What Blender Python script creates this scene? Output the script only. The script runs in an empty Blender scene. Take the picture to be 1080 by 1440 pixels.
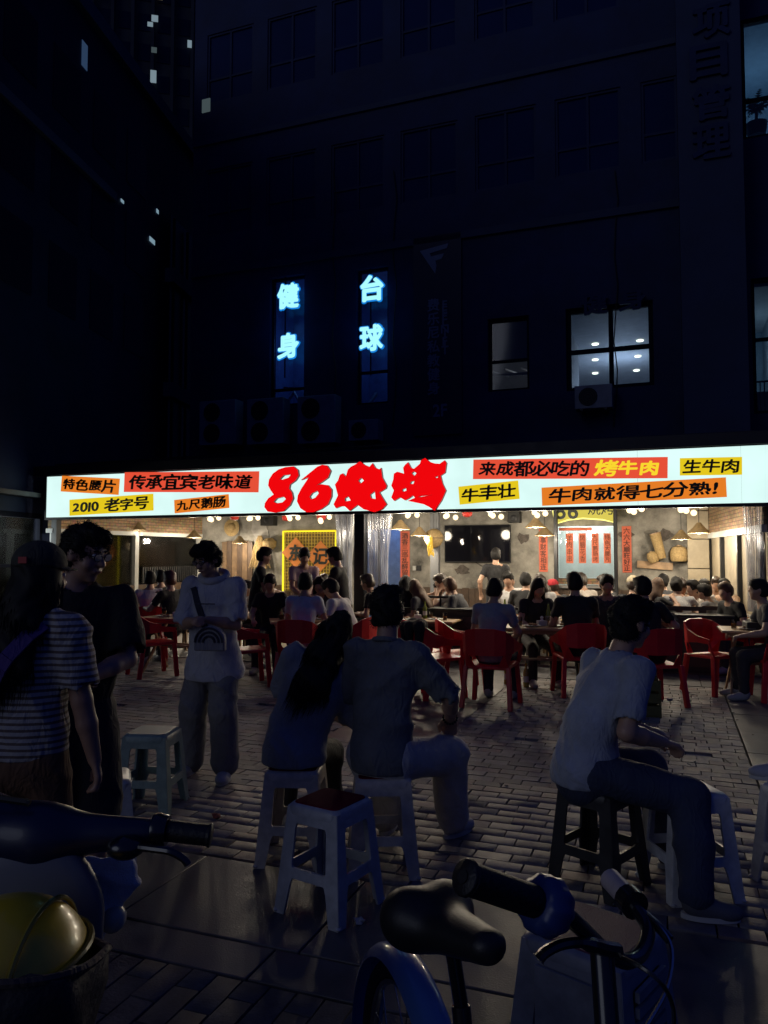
import bpy, bmesh, math, random
import numpy as np
from mathutils import Vector, Matrix

random.seed(7); rng = np.random.default_rng(7)
S = bpy.context.scene
COL = S.collection
R = math.radians

# ------------------------------------------------------------------ camera
H_CAM, F_PX, V_HOR = 1.6, 1080.0, 778.0
PITCH = math.atan((V_HOR - 720) / F_PX)
cam = bpy.data.cameras.new('camera'); cam.sensor_fit = 'HORIZONTAL'; cam.sensor_width = 36; cam.lens = 36.0
cam.clip_start = 0.05; cam.clip_end = 600
cam_o = bpy.data.objects.new('camera', cam); COL.objects.link(cam_o)
cam_o.location = (0, 0, H_CAM); cam_o.rotation_euler = (R(90) + PITCH, 0, 0)
S.camera = cam_o
cam.dof.use_dof = False

# ------------------------------------------------------------------ night sky
w = bpy.data.worlds.new('World'); S.world = w; w.use_nodes = True
nt = w.node_tree; nt.nodes.clear()
sky = nt.nodes.new('ShaderNodeTexSky'); sky.sky_type = 'NISHITA'; sky.sun_disc = False
sky.sun_elevation = R(3); sky.sun_rotation = R(200)
sky.air_density = 1.0; sky.ozone_density = 4.0; sky.dust_density = 0.3
tint = nt.nodes.new('ShaderNodeMix'); tint.data_type = 'RGBA'; tint.blend_type = 'MIX'
tint.inputs[0].default_value = 0.97; tint.inputs[7].default_value = (0.07, 0.15, 1.0, 1)
bg = nt.nodes.new('ShaderNodeBackground'); bg.inputs[1].default_value = 0.07
out = nt.nodes.new('ShaderNodeOutputWorld')
nt.links.new(sky.outputs[0], tint.inputs[6]); nt.links.new(tint.outputs[2], bg.inputs[0]); nt.links.new(bg.outputs[0], out.inputs[0])

# faint, soft night glow from the open street behind and to the left of the camera
sun = bpy.data.lights.new('night_glow', 'SUN'); sun.energy = 0.20; sun.angle = R(35); sun.color = (0.76, 0.83, 1.0)
sun_o = bpy.data.objects.new('night_glow', sun); COL.objects.link(sun_o)
sun_o.rotation_euler = (R(73), 0, R(-50))

S.view_settings.view_transform = 'Standard'; S.view_settings.look = 'None'
S.view_settings.exposure = 0.0; S.view_settings.gamma = 1.0; S.view_settings.use_curve_mapping = False
S.cycles.use_denoising = True
S.cycles.max_bounces = 6; S.cycles.transparent_max_bounces = 16
S.cycles.sample_clamp_indirect = 4.0
S.cycles.caustics_reflective = False; S.cycles.caustics_refractive = False

# ------------------------------------------------------------------ places
FWD = Vector((0, math.cos(PITCH), math.sin(PITCH))); UPV = Vector((0, -math.sin(PITCH), math.cos(PITCH))); RGT = Vector((1, 0, 0))
CAMP = Vector((0, 0, H_CAM))
def ray(u, v): return FWD * F_PX + RGT * (u - 540) + UPV * (720 - v)
def G(u, v, z=0.0):
    d = ray(u, v); return CAMP + d * ((z - H_CAM) / d.z)
def PD(u, v, y):
    d = ray(u, v); return CAMP + d * (y / d.y)
PHI = R(20.5); Y0 = 11.8
EV = Vector((math.cos(PHI), -math.sin(PHI), 0)); NV = Vector((math.sin(PHI), math.cos(PHI), 0))
F0 = Vector((0, Y0, 0))
def F(s, w_, z=0.0): return F0 + EV * s + NV * w_ + Vector((0, 0, z))
def onF(u, v, w_=0.0):
    d = ray(u, v); t = ((F(0, w_) - CAMP).dot(NV)) / d.dot(NV); p = CAMP + d * t
    return (p - F0).dot(EV), p.z
def sw(p): return (p - F0).dot(EV), (p - F0).dot(NV)

# ------------------------------------------------------------------ materials
MATS = {}
def mat(name, col, rough=0.6, metal=0.0, var=0.12, scale=6.0, bump=0.0, bscale=60.0, emis=None, es=0.0, coat=0.0, spec=0.5, alpha=1.0, rvar=0.0, trans=0.0, detail=6.0, sheen=0.0):
    if name in MATS: return MATS[name]
    m = bpy.data.materials.new(name); m.use_nodes = True; n = m.node_tree.nodes; l = m.node_tree.links
    b = n['Principled BSDF']
    b.inputs['Base Color'].default_value = (*col, 1); b.inputs['Roughness'].default_value = rough; b.inputs['Metallic'].default_value = metal
    b.inputs['Coat Weight'].default_value = coat; b.inputs['Specular IOR Level'].default_value = spec; b.inputs['Alpha'].default_value = alpha
    b.inputs['Transmission Weight'].default_value = trans; b.inputs['Sheen Weight'].default_value = sheen
    if emis: b.inputs['Emission Color'].default_value = (*emis, 1); b.inputs['Emission Strength'].default_value = es
    if var or bump or rvar:
        tc = n.new('ShaderNodeTexCoord')
        oi = n.new('ShaderNodeObjectInfo'); ad = n.new('ShaderNodeVectorMath'); ad.operation = 'ADD'
        mu = n.new('ShaderNodeMath'); mu.operation = 'MULTIPLY'; mu.inputs[1].default_value = 37.0
        l.new(oi.outputs['Random'], mu.inputs[0]); l.new(tc.outputs['Object'], ad.inputs[0]); l.new(mu.outputs[0], ad.inputs[1])
    if var or rvar:
        nz = n.new('ShaderNodeTexNoise'); nz.inputs['Scale'].default_value = scale; nz.inputs['Detail'].default_value = detail; nz.inputs['Roughness'].default_value = 0.65
        l.new(ad.outputs[0], nz.inputs['Vector'])
    if var:
        mr = n.new('ShaderNodeMapRange'); mr.inputs[1].default_value = 0.25; mr.inputs[2].default_value = 0.75
        mr.inputs[3].default_value = 1 - var * 1.6; mr.inputs[4].default_value = 1 + var
        l.new(nz.outputs[0], mr.inputs[0])
        mx = n.new('ShaderNodeMix'); mx.data_type = 'RGBA'; mx.blend_type = 'MULTIPLY'; mx.inputs[0].default_value = 1.0
        mx.inputs[6].default_value = (*col, 1); l.new(mr.outputs[0], mx.inputs[7]); l.new(mx.outputs[2], b.inputs['Base Color'])
    if rvar:
        m2 = n.new('ShaderNodeMapRange'); m2.inputs[1].default_value = 0.3; m2.inputs[2].default_value = 0.7
        m2.inputs[3].default_value = max(0.05, rough - rvar); m2.inputs[4].default_value = min(1, rough + rvar)
        l.new(nz.outputs[0], m2.inputs[0]); l.new(m2.outputs[0], b.inputs['Roughness'])
    if bump:
        n2 = n.new('ShaderNodeTexNoise'); n2.inputs['Scale'].default_value = bscale; n2.inputs['Detail'].default_value = 4
        l.new(ad.outputs[0], n2.inputs['Vector'])
        bp = n.new('ShaderNodeBump'); bp.inputs['Strength'].default_value = bump; bp.inputs['Distance'].default_value = 0.02
        l.new(n2.outputs[0], bp.inputs['Height']); l.new(bp.outputs[0], b.inputs['Normal'])
    MATS[name] = m; return m

def glow(name, col, st):
    if name in MATS: return MATS[name]
    m = bpy.data.materials.new(name); m.use_nodes = True; n = m.node_tree.nodes; l = m.node_tree.links
    n.clear(); e = n.new('ShaderNodeEmission'); o = n.new('ShaderNodeOutputMaterial')
    e.inputs[0].default_value = (*col, 1); e.inputs[1].default_value = st; l.new(e.outputs[0], o.inputs[0]); MATS[name] = m; return m

def glass(name, col=(0.02, 0.03, 0.05), tr=0.75, rough=0.05):
    if name in MATS: return MATS[name]
    m = bpy.data.materials.new(name); m.use_nodes = True; n = m.node_tree.nodes; l = m.node_tree.links
    n.clear(); t = n.new('ShaderNodeBsdfTransparent'); g = n.new('ShaderNodeBsdfGlossy'); g.inputs['Roughness'].default_value = rough
    t.inputs[0].default_value = (tr, tr, tr, 1)
    fr = n.new('ShaderNodeFresnel'); fr.inputs[0].default_value = 1.45
    mx = n.new('ShaderNodeMixShader'); o = n.new('ShaderNodeOutputMaterial')
    l.new(fr.outputs[0], mx.inputs[0]); l.new(t.outputs[0], mx.inputs[1]); l.new(g.outputs[0], mx.inputs[2]); l.new(mx.outputs[0], o.inputs[0])
    MATS[name] = m; return m

# ------------------------------------------------------------------ mesh tools
def tag(o, label=None, cat=None, group=None, kind=None):
    if label: o['label'] = label
    if cat: o['category'] = cat
    if group: o['group'] = group
    if kind: o['kind'] = kind
    return o
def empty(name, loc=(0, 0, 0), rz=0.0, label=None, cat=None, group=None, kind=None, scale=1.0):
    o = bpy.data.objects.new(name, None); COL.objects.link(o); o.empty_display_size = 0.1
    o.location = loc; o.rotation_euler = (0, 0, rz); o.scale = (scale,) * 3
    return tag(o, label, cat, group, kind)
def link_mesh(name, me, m, parent=None, loc=None, rz=None):
    o = bpy.data.objects.new(name, me); COL.objects.link(o)
    if m is not None and len(me.materials) == 0: me.materials.append(m)
    if parent: o.parent = parent
    if loc is not None: o.location = loc
    if rz is not None: o.rotation_euler = (0, 0, rz)
    return o
def copy_tree(o, parent=None):
    c = o.copy(); COL.objects.link(c); c.parent = parent
    for k in ('label',):
        pass
    for ch in KIDS(o): copy_tree(ch, c)
    return c
def KIDS(o): return [x for x in bpy.data.objects if x.parent == o]

class MB:
    def __init__(s): s.v = []; s.f = []
    def add(s, vs, fs):
        k = len(s.v); s.v += [tuple(p) for p in vs]; s.f += [tuple(i + k for i in f) for f in fs]; return s
    def box(s, x0, x1, y0, y1, z0, z1, M=None):
        vs = [Vector(p) for p in ((x0, y0, z0), (x1, y0, z0), (x1, y1, z0), (x0, y1, z0), (x0, y0, z1), (x1, y0, z1), (x1, y1, z1), (x0, y1, z1))]
        if M is not None: vs = [M @ p for p in vs]
        return s.add(vs, [(3, 2, 1, 0), (4, 5, 6, 7), (0, 1, 5, 4), (1, 2, 6, 5), (2, 3, 7, 6), (3, 0, 4, 7)])
    def bar(s, a, b, wx, wy=None, up=(0, 0, 1)):
        a = Vector(a); b = Vector(b); wy = wy or wx; d = (b - a); L = d.length; d.normalize(); up = Vector(up)
        if abs(d.dot(up)) > 0.98: up = Vector((0, 1, 0))
        x = d.cross(up).normalized(); y = x.cross(d)
        vs = [a + x * (i * wx / 2) + y * (j * wy / 2) for i, j in ((-1, -1), (1, -1), (1, 1), (-1, 1))]
        vs += [p + d * L for p in vs]
        return s.add(vs, [(3, 2, 1, 0), (4, 5, 6, 7), (0, 1, 5, 4), (1, 2, 6, 5), (2, 3, 7, 6), (3, 0, 4, 7)])
    def tube(s, pts, r, n=10, cap=True):
        pts = [Vector(p) for p in pts]; N = len(pts)
        rs = r if isinstance(r, (list, tuple)) else [r] * N
        vs = []; pu = None
        for i, p in enumerate(pts):
            d = (pts[min(i + 1, N - 1)] - pts[max(i - 1, 0)]).normalized()
            if pu is None:
                pu = Vector((0, 0, 1)) if abs(d.z) < 0.9 else Vector((1, 0, 0))
            x = d.cross(pu).normalized(); pu = x.cross(d).normalized()
            for k in range(n):
                a = 2 * math.pi * k / n; vs.append(p + (x * math.cos(a) + pu * math.sin(a)) * rs[i])
        fs = [(i * n + k, i * n + (k + 1) % n, (i + 1) * n + (k + 1) % n, (i + 1) * n + k) for i in range(N - 1) for k in range(n)]
        if cap: fs += [tuple(range(n - 1, -1, -1)), tuple((N - 1) * n + k for k in range(n))]
        return s.add(vs, fs)
    def lathe(s, prof, n=20, c=(0, 0, 0), M=None):
        vs = []; c = Vector(c)
        for r, z in prof:
            for k in range(n):
                a = 2 * math.pi * k / n; p = Vector((r * math.cos(a), r * math.sin(a), z))
                vs.append((M @ p if M is not None else p) + c)
        fs = [(i * n + k, i * n + (k + 1) % n, (i + 1) * n + (k + 1) % n, (i + 1) * n + k) for i in range(len(prof) - 1) for k in range(n)]
        fs += [tuple(range(n - 1, -1, -1)), tuple((len(prof) - 1) * n + k for k in range(n))]
        return s.add(vs, fs)
    def ball(s, c, r, n=12, sc=(1, 1, 1)):
        m = n // 2; c = Vector(c); prof = []
        vs = []
        for i in range(m + 1):
            t = math.pi * (i + 0.02) / (m + 0.04)
            for k in range(n):
                a = 2 * math.pi * k / n
                vs.append(c + Vector((r * sc[0] * math.sin(t) * math.cos(a), r * sc[1] * math.sin(t) * math.sin(a), -r * sc[2] * math.cos(t))))
        fs = [(i * n + k, i * n + (k + 1) % n, (i + 1) * n + (k + 1) % n, (i + 1) * n + k) for i in range(m) for k in range(n)]
        fs += [tuple(range(n - 1, -1, -1)), tuple(m * n + k for k in range(n))]
        return s.add(vs, fs)
    def mesh(s, name='m', smooth=False, angle=40):
        me = bpy.data.meshes.new(name); me.from_pydata(s.v, [], s.f); me.update()
        if smooth:
            me.polygons.foreach_set('use_smooth', [True] * len(me.polygons)); me.set_sharp_from_angle(angle=R(angle))
        return me
    def build(s, name, m, parent=None, smooth=False, bevel=0.0, loc=None, rz=None, angle=40, seg=2):
        o = link_mesh(name, s.mesh(name, smooth, angle), m, parent, loc, rz)
        if bevel:
            b = o.modifiers.new('edge', 'BEVEL'); b.width = bevel; b.segments = seg; b.limit_method = 'ANGLE'; b.angle_limit = R(35); b.harden_normals = False
            o.data.polygons.foreach_set('use_smooth', [True] * len(o.data.polygons)); o.data.set_sharp_from_angle(angle=R(50))
        return o

def wall_holes(x0, x1, z0, z1, holes, y0, y1):
    """a wall slab in local (x, y, z) with rectangular openings"""
    xs = sorted({x0, x1, *[min(max(h[i], x0), x1) for h in holes for i in (0, 1)]})
    zs = sorted({z0, z1, *[min(max(h[i], z0), z1) for h in holes for i in (2, 3)]})
    b = MB()
    nx, nz = len(xs) - 1, len(zs) - 1
    solid = [[not any(h[0] < (xs[i] + xs[i + 1]) / 2 < h[1] and h[2] < (zs[j] + zs[j + 1]) / 2 < h[3] for h in holes) for j in range(nz)] for i in range(nx)]
    for i in range(nx):
        for j in range(nz):
            if not solid[i][j]: continue
            a, c, d, e = xs[i], xs[i + 1], zs[j], zs[j + 1]
            b.add([(a, y0, d), (c, y0, d), (c, y0, e), (a, y0, e)], [(0, 1, 2, 3)])
            b.add([(a, y1, d), (c, y1, d), (c, y1, e), (a, y1, e)], [(3, 2, 1, 0)])
            if i == 0 or not solid[i - 1][j]: b.add([(a, y0, d), (a, y1, d), (a, y1, e), (a, y0, e)], [(3, 2, 1, 0)])
            if i == nx - 1 or not solid[i + 1][j]: b.add([(c, y0, d), (c, y1, d), (c, y1, e), (c, y0, e)], [(0, 1, 2, 3)])
            if j == 0 or not solid[i][j - 1]: b.add([(a, y0, d), (c, y0, d), (c, y1, d), (a, y1, d)], [(3, 2, 1, 0)])
            if j == nz - 1 or not solid[i][j + 1]: b.add([(a, y0, e), (c, y0, e), (c, y1, e), (a, y1, e)], [(0, 1, 2, 3)])
    return b

def curve_mesh(name, polys, depth=0.01, cyc=True):
    """filled 2-D polygons (inner ones become holes) -> mesh in the xy plane, extruded along z"""
    c = bpy.data.curves.new('tmp', 'CURVE'); c.dimensions = '2D'; c.fill_mode = 'BOTH'; c.extrude = depth
    for p in polys:
        sp = c.splines.new('POLY'); sp.points.add(len(p) - 1)
        for q, xy in zip(sp.points, p): q.co = (xy[0], xy[1], 0, 1)
        sp.use_cyclic_u = True
    o = bpy.data.objects.new('tmp', c); COL.objects.link(o)
    dg = bpy.context.evaluated_depsgraph_get(); me = bpy.data.meshes.new_from_object(o.evaluated_get(dg)); me.name = name
    bpy.data.objects.remove(o); bpy.data.curves.remove(c); return me

def text_mesh(body, bold=0.02, depth=0.006, shear=0.0, brush=0.0, gap=1.0, vertical=False, jitter=0.0):
    """lettering -> mesh, centred, unit character height, in the xz plane facing -y"""
    V_, F_ = [], []
    x = 0.0; rr = random.Random(hash(body) & 0xffff)
    rr = random.Random(sum(ord(c) * (i + 3) for i, c in enumerate(body)))
    for ch in body:
        if ch == ' ':
            x += 0.4; continue
        c = bpy.data.curves.new('tmp', 'FONT'); c.body = ch; c.size = 1.0; c.extrude = depth; c.resolution_u = 3
        o = bpy.data.objects.new('tmp', c); COL.objects.link(o)
        dg = bpy.context.evaluated_depsgraph_get(); me = bpy.data.meshes.new_from_object(o.evaluated_get(dg))
        bpy.data.objects.remove(o); bpy.data.curves.remove(c)
        n = len(me.vertices)
        if n == 0: continue
        co = np.zeros(n * 3, np.float32); me.vertices.foreach_get('co', co); co = co.reshape(-1, 3)
        wid = co[:, 0].max() - co[:, 0].min(); x0 = co[:, 0].min(); cx = (co[:, 0].max() + co[:, 0].min()) / 2; cy = (co[:, 1].max() + co[:, 1].min()) / 2
        han = ord(ch) > 0x2000
        co[:, 0] -= cx; co[:, 1] -= cy if (han or vertical) else 0.36
        if brush:
            a = co[:, 0] * 9 + rr.random() * 9; b_ = co[:, 1] * 8 + rr.random() * 9
            co[:, 0] += brush * (np.sin(b_) * 0.5 + np.sin(b_ * 2.7 + a) * 0.35); co[:, 1] += brush * (np.sin(a) * 0.6 + np.sin(a * 2.3 + b_) * 0.35)
            sc = 1 + (rr.random() - 0.5) * jitter; co[:, :2] *= sc
            th = (rr.random() - 0.5) * jitter * 0.5; ca, sa = math.cos(th), math.sin(th)
            co[:, :2] = co[:, :2] @ np.array([[ca, sa], [-sa, ca]], np.float32)
            co[:, 1] += (rr.random() - 0.5) * jitter * 0.3
        co[:, 0] += shear * co[:, 1]
        adv = (0.98 if han else wid + 0.12) * gap
        if vertical: ox, oy = 0.0, -x - adv / 2
        else: ox, oy = x + adv / 2, 0.0
        x += adv
        # heavier strokes: the same glyph struck several times round a small circle
        for q in range(8 if bold else 1):
            dx, dy = (bold * math.cos(q * math.pi / 4), bold * math.sin(q * math.pi / 4)) if bold else (0, 0)
            k = len(V_)
            V_ += [(p[0] + ox + dx, -p[2] - q * 4e-5, p[1] + oy + dy) for p in co.tolist()]
            F_ += [tuple(i + k for i in p.vertices) for p in me.polygons]
        bpy.data.meshes.remove(me)
    V_ = np.array(V_, np.float32)
    for ax in (0, 2):
        V_[:, ax] -= (V_[:, ax].max() + V_[:, ax].min()) / 2
    me = bpy.data.meshes.new('lettering'); me.from_pydata(V_.tolist(), [], F_); me.update()
    return me
def fit_text(name, body, m, parent, x, y, z, W=None, Hh=None, rot=0.0, **kw):
    me = text_mesh(body, **kw); o = link_mesh(name, me, m, parent)
    xs = [v.co.x for v in me.vertices]; zs = [v.co.z for v in me.vertices]
    tw, th = max(xs) - min(xs), max(zs) - min(zs)
    sx = W / tw if W else None; sz = Hh / th if Hh else None
    sx = sx or sz; sz = sz or sx
    o.scale = (sx, 1.0, sz); o.location = (x, y, z); o.rotation_euler = (0, rot, 0)
    return o

# ================================================================== THE SETTING
M_ground = mat('dark_mortar', (0.035, 0.032, 0.03), 0.9, var=0.3, scale=9, bump=0.3)
def brick_mat(name, col):
    return mat(name, col, 0.64, var=0.34, scale=11, bump=0.22, bscale=110, rvar=0.12)
BRICKM = [brick_mat('paver_brown', (0.205, 0.18, 0.178)), brick_mat('paver_grey', (0.22, 0.205, 0.21)), brick_mat('paver_dark', (0.155, 0.14, 0.142)),
          brick_mat('paver_red', (0.225, 0.17, 0.165)), brick_mat('paver_pale', (0.26, 0.235, 0.225))]
M_slab = mat('granite_slab', (0.10, 0.095, 0.10), 0.46, var=0.32, scale=3.5, bump=0.15, bscale=140, rvar=0.16)

g = MB().add([(-300, -40, -0.03), (300, -40, -0.03), (300, 400, -0.03), (-300, 400, -0.03)], [(0, 1, 2, 3)]).build('ground', M_ground); tag(g, kind='structure')
pav = empty('pavement', F(0, 0, 0), -PHI, kind='structure')

def brick_mesh(L, W, m, seed):
    r_ = random.Random(seed); b = MB(); t = 0.0022
    j = lambda: r_.uniform(-0.0028, 0.0028)
    x, y = L / 2, W / 2
    lo = [(-x, -y, -0.03), (x, -y, -0.03), (x, y, -0.03), (-x, y, -0.03)]
    mi = [(-x + j(), -y + j(), -t), (x + j(), -y + j(), -t), (x + j(), y + j(), -t), (-x + j(), y + j(), -t)]
    hi = [(-x + t + j(), -y + t + j(), j() * .3), (x - t + j(), -y + t + j(), j() * .3), (x - t + j(), y - t + j(), j() * .3), (-x + t + j(), y - t + j(), j() * .3)]
    b.add(lo + mi + hi, [(0, 1, 5, 4), (1, 2, 6, 5), (2, 3, 7, 6), (3, 0, 4, 7), (4, 5, 9, 8), (5, 6, 10, 9), (6, 7, 11, 10), (7, 4, 8, 11), (8, 9, 10, 11)])
    me = b.mesh('brick', True, 60); me.materials.append(m); return me
BL, BW, JT = 0.196, 0.113, 0.007
lib = [brick_mesh(BL - JT, BW - JT, BRICKM[i % 5], i) for i in range(15)]
BRICKM += [mat('paver_black', (0.085, 0.082, 0.09), .8, var=.3, scale=14, bump=.25, bscale=80), mat('paver_slate', (0.10, 0.095, 0.10), .75, var=.3, scale=14, bump=.25, bscale=80)]
lib2 = [brick_mesh(0.232 - JT, 0.112 - JT, BRICKM[5 + i % 2], 50 + i) for i in range(9)]
spots = []
def in_bricks(s_, w_):
    if s_ > 4.66 or w_ > -1.0 or w_ < -7.37: return False
    if 1.25 < s_ < 2.24 and w_ > -4.9: return False
    return True
rows = int((7.47 - 1.0) / BW)
for r_ in range(rows):
    w_ = -7.46 + BW * (r_ + 0.5)
    s_ = -6.0 + (r_ % 2) * BL / 2 + random.uniform(-.02, .02)
    while s_ < 4.66 + BL / 2:
        segs = [(-6.2, 1.25), (2.24, 4.66)] if w_ > -4.9 else [(-6.2, 4.66)]
        for lo_, hi_ in segs:
            a_, b_ = max(s_ - BL / 2, lo_), min(s_ + BL / 2, hi_)
            if b_ - a_ > .03: spots.append(((a_ + b_) / 2, w_, 0, lib, (b_ - a_) / BL))
        s_ += BL
for c in range(-14, 34):        # the stretch of brick nearest the camera runs the other way
    s_ = 0.112 * (c + 0.5) - 0.2
    w_ = -8.455 - (c % 2) * 0.116 - 0.116
    if c % 2: spots.append((s_, -8.455 - .058, 90, lib2, .5))
    while w_ > -10.6:
        spots.append((s_, w_, 90, lib2, 1.0)); w_ -= 0.232
vis = []
for k, (s_, w_, a, lb, lx) in enumerate(spots):
    p = F(s_, w_); d = p - CAMP; cz = d.dot(FWD)
    u = 540 + F_PX * d.dot(RGT) / cz if cz > .3 else -999; v = 720 - F_PX * d.dot(UPV) / cz if cz > .3 else 9999
    inside = -20 < u < 1100 and v < 1455
    hid = (v > 1200 and (u < 170 or 560 < u)) if lb is lib2 else False
    vis.append((inside and not hid, -d.length, k))
top = {k for ok, _, k in sorted(vis, key=lambda t: (not t[0], -t[1]))[:298]}
st_v, st_f, st_m = [], [], []
for k, (s_, w_, a, lb, lx) in enumerate(spots):
    h = (s_ * 12.9 + w_ * 78.2); q = (math.sin(h) * 43758.5) % 1.0
    me = lb[int(q * 997) % len(lb)]
    tilt = Matrix.Rotation(R(random.gauss(0, 0.45)), 4, 'X') @ Matrix.Rotation(R(random.gauss(0, 0.3)), 4, 'Y')
    dz = random.gauss(0, 0.0012); rz = R(a + random.gauss(0, 0.5))
    if random.random() < 0.012: dz -= 0.018; tilt = Matrix.Rotation(R(random.gauss(0, 4)), 4, 'X')
    if k in top:
        o = bpy.data.objects.new('brick', me); COL.objects.link(o); o.parent = pav
        o.matrix_local = Matrix.Translation((s_, w_, dz)) @ Matrix.Rotation(rz, 4, 'Z') @ tilt @ Matrix.Diagonal((lx, 1, 1, 1))
    else:
        M = Matrix.Translation((s_, w_, dz)) @ Matrix.Rotation(rz, 4, 'Z') @ tilt @ Matrix.Diagonal((lx, 1, 1, 1))
        b0 = len(st_v); st_v += [tuple(M @ v.co) for v in me.vertices]
        st_f += [tuple(i + b0 for i in p.vertices) for p in me.polygons]
        st_m += [BRICKM.index(me.materials[0])] * len(me.polygons)
me = bpy.data.meshes.new('brick_field'); me.from_pydata(st_v, [], st_f)
for m in BRICKM: me.materials.append(m)
me.polygons.foreach_set('material_index', st_m); me.update()
o = link_mesh('brick_field', me, None, pav); tag(o, kind='stuff')
def slab(s0, s1, w0, w1, z=0.0):
    MB().box(s0 + .004, s1 - .004, w0 + .004, w1 - .004, -0.04, z + random.uniform(-.002, .002)).build('slab', M_slab, pav, bevel=0.004)
x = -7.2
for k in range(16):
    slab(x, x + 0.9, -8.2, -7.48); x += 0.9
x = -7.0
for k in range(13):
    slab(x, x + 1.2, -8.44, -8.205, -0.003); x += 1.2
for k in range(4): slab(1.25, 2.24, -4.9 + k * .98, -3.92 + k * .98)
for k in range(9): slab(4.67, 5.9, -7.36 + k * .8, -6.56 + k * .8)
for k in range(9): slab(5.91, 7.2, -7.36 + k * .8, -6.56 + k * .8)
x = -6.6
for k in range(13):
    if not 1.2 < x < 1.3: pass
    slab(x, x + 0.92, -0.98, -0.04); x += 0.92

# ------------------------------------------------------------------ terrace under the sign, facade frame: x along the front, y into the shop
WB = 5.0; SL = -6.62; SR = 5.3
M_con = mat('weathered_plaster', (0.27, 0.255, 0.225), 0.85, var=0.62, scale=1.7, bump=0.5, bscale=12, detail=10)
M_conw = mat('pale_plaster', (0.42, 0.40, 0.37), 0.8, var=0.3, scale=3, bump=0.3, bscale=14, detail=9)
M_floor = mat('shop_floor', (0.12, 0.105, 0.09), 0.45, var=0.25, scale=3, rvar=.1)
M_dark = mat('dark_steel', (0.018, 0.019, 0.022), 0.45, metal=0.3, var=0.2, scale=5, rvar=.12)
M_grey = mat('grey_steel', (0.11, 0.115, 0.125), 0.5, var=0.15, scale=4)
M_white_al = mat('white_aluminium', (0.45, 0.45, 0.43), 0.45, var=0.12, scale=3)
M_black = mat('black_matte', (0.012, 0.012, 0.013), 0.6, var=0.2)
M_wood = mat('light_wood', (0.34, 0.22, 0.12), 0.5, var=0.3, scale=5)
M_dwood = mat('dark_wood', (0.075, 0.045, 0.028), 0.55, var=0.35, scale=6, bump=.2)
M_straw = mat('straw', (0.36, 0.25, 0.11), 0.8, var=0.3, scale=30, bump=0.6, bscale=120)
M_red = mat('red_plastic', (0.60, 0.014, 0.022), 0.38, var=0.12, scale=6, rvar=.08)
M_glass = glass('window_glass', tr=0.85)
M_dglass = mat('dark_glass', (0.008, 0.012, 0.042), 0.4, var=0.0, spec=0.10)

def bricks_strip(name, c1, c2, mortar):
    m = bpy.data.materials.new(name); m.use_nodes = True; n = m.node_tree.nodes; l = m.node_tree.links; b = n['Principled BSDF']
    tc = n.new('ShaderNodeTexCoord'); mp = n.new('ShaderNodeMapping'); l.new(tc.outputs['Object'], mp.inputs[0])
    sx = n.new('ShaderNodeSeparateXYZ'); cx = n.new('ShaderNodeCombineXYZ'); ad = n.new('ShaderNodeMath'); l.new(mp.outputs[0], sx.inputs[0])
    l.new(sx.outputs[0], ad.inputs[0]); l.new(sx.outputs[1], ad.inputs[1]); l.new(ad.outputs[0], cx.inputs[0]); l.new(sx.outputs[2], cx.inputs[1])
    br = n.new('ShaderNodeTexBrick'); br.inputs['Scale'].default_value = 5; br.inputs['Brick Width'].default_value = 0.9; br.inputs['Row Height'].default_value = 0.3
    br.inputs['Mortar Size'].default_value = 0.03; br.inputs['Color1'].default_value = (*c1, 1); br.inputs['Color2'].default_value = (*c2, 1); br.inputs['Mortar'].default_value = (*mortar, 1)
    l.new(cx.outputs[0], br.inputs['Vector'])
    nz = n.new('ShaderNodeTexNoise'); nz.inputs['Scale'].default_value = 14; l.new(tc.outputs['Object'], nz.inputs['Vector'])
    mx = n.new('ShaderNodeMix'); mx.data_type = 'RGBA'; mx.blend_type = 'MULTIPLY'; mx.inputs[0].default_value = 0.75
    l.new(br.outputs['Color'], mx.inputs[6]); l.new(nz.outputs[1], mx.inputs[7]); l.new(mx.outputs[2], b.inputs['Base Color'])
    bp = n.new('ShaderNodeBump'); bp.inputs['Strength'].default_value = 0.7; bp.inputs['Distance'].default_value = 0.02; bp.invert = True
    l.new(br.outputs['Fac'], bp.inputs['Height']); l.new(bp.outputs[0], b.inputs['Normal']); b.inputs['Roughness'].default_value = 0.85
    MATS[name] = m; return m
M_brickw = bricks_strip('tan_brick', (0.50, 0.33, 0.18), (0.36, 0.22, 0.12), (0.18, 0.13, 0.09))

shop = empty('barbecue_shop', F(0, 0, 0), -PHI, 'open-fronted barbecue shop behind the terrace with grey plaster back wall', 'shop')
MB().box(SL, SR + .6, 0.0, WB + 1.8, -0.04, 0.02).build('floor', M_floor, shop)
k0 = onF(783, 740, WB); k1 = onF(864, 826, WB)
KS0, KS1, KZ0, KZ1 = k0[0], k1[0], 0.95, k0[1]
d0 = onF(497, 744, WB); d1 = onF(566, 840, WB); DS0, DS1, DZ1 = d0[0], d1[0], d0[1]
wall_holes(SL, SR + .6, 0.02, 3.0, [(KS0, KS1, KZ0, KZ1), (DS0, DS1, 0.0, DZ1)], WB, WB + 0.2).build('back_wall', M_con, shop)
MB().box(SL, SR + .6, 0.12, WB + 0.2, 2.95, 3.02).build('ceiling', mat('dark_ceiling', (0.06, 0.055, 0.05), 0.8), shop)
# wooden dado along the back wall
x = SL + .3; i = 0
while x < SR - .6:
    if not (DS0 - .16 < x < DS1 + .02):
        MB().box(x, x + 0.135, WB - 0.045, WB - .004, 0.02, 0.86 + random.uniform(-.02, .02)).build('dado_board', M_dwood, shop)
    x += 0.142
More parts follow.
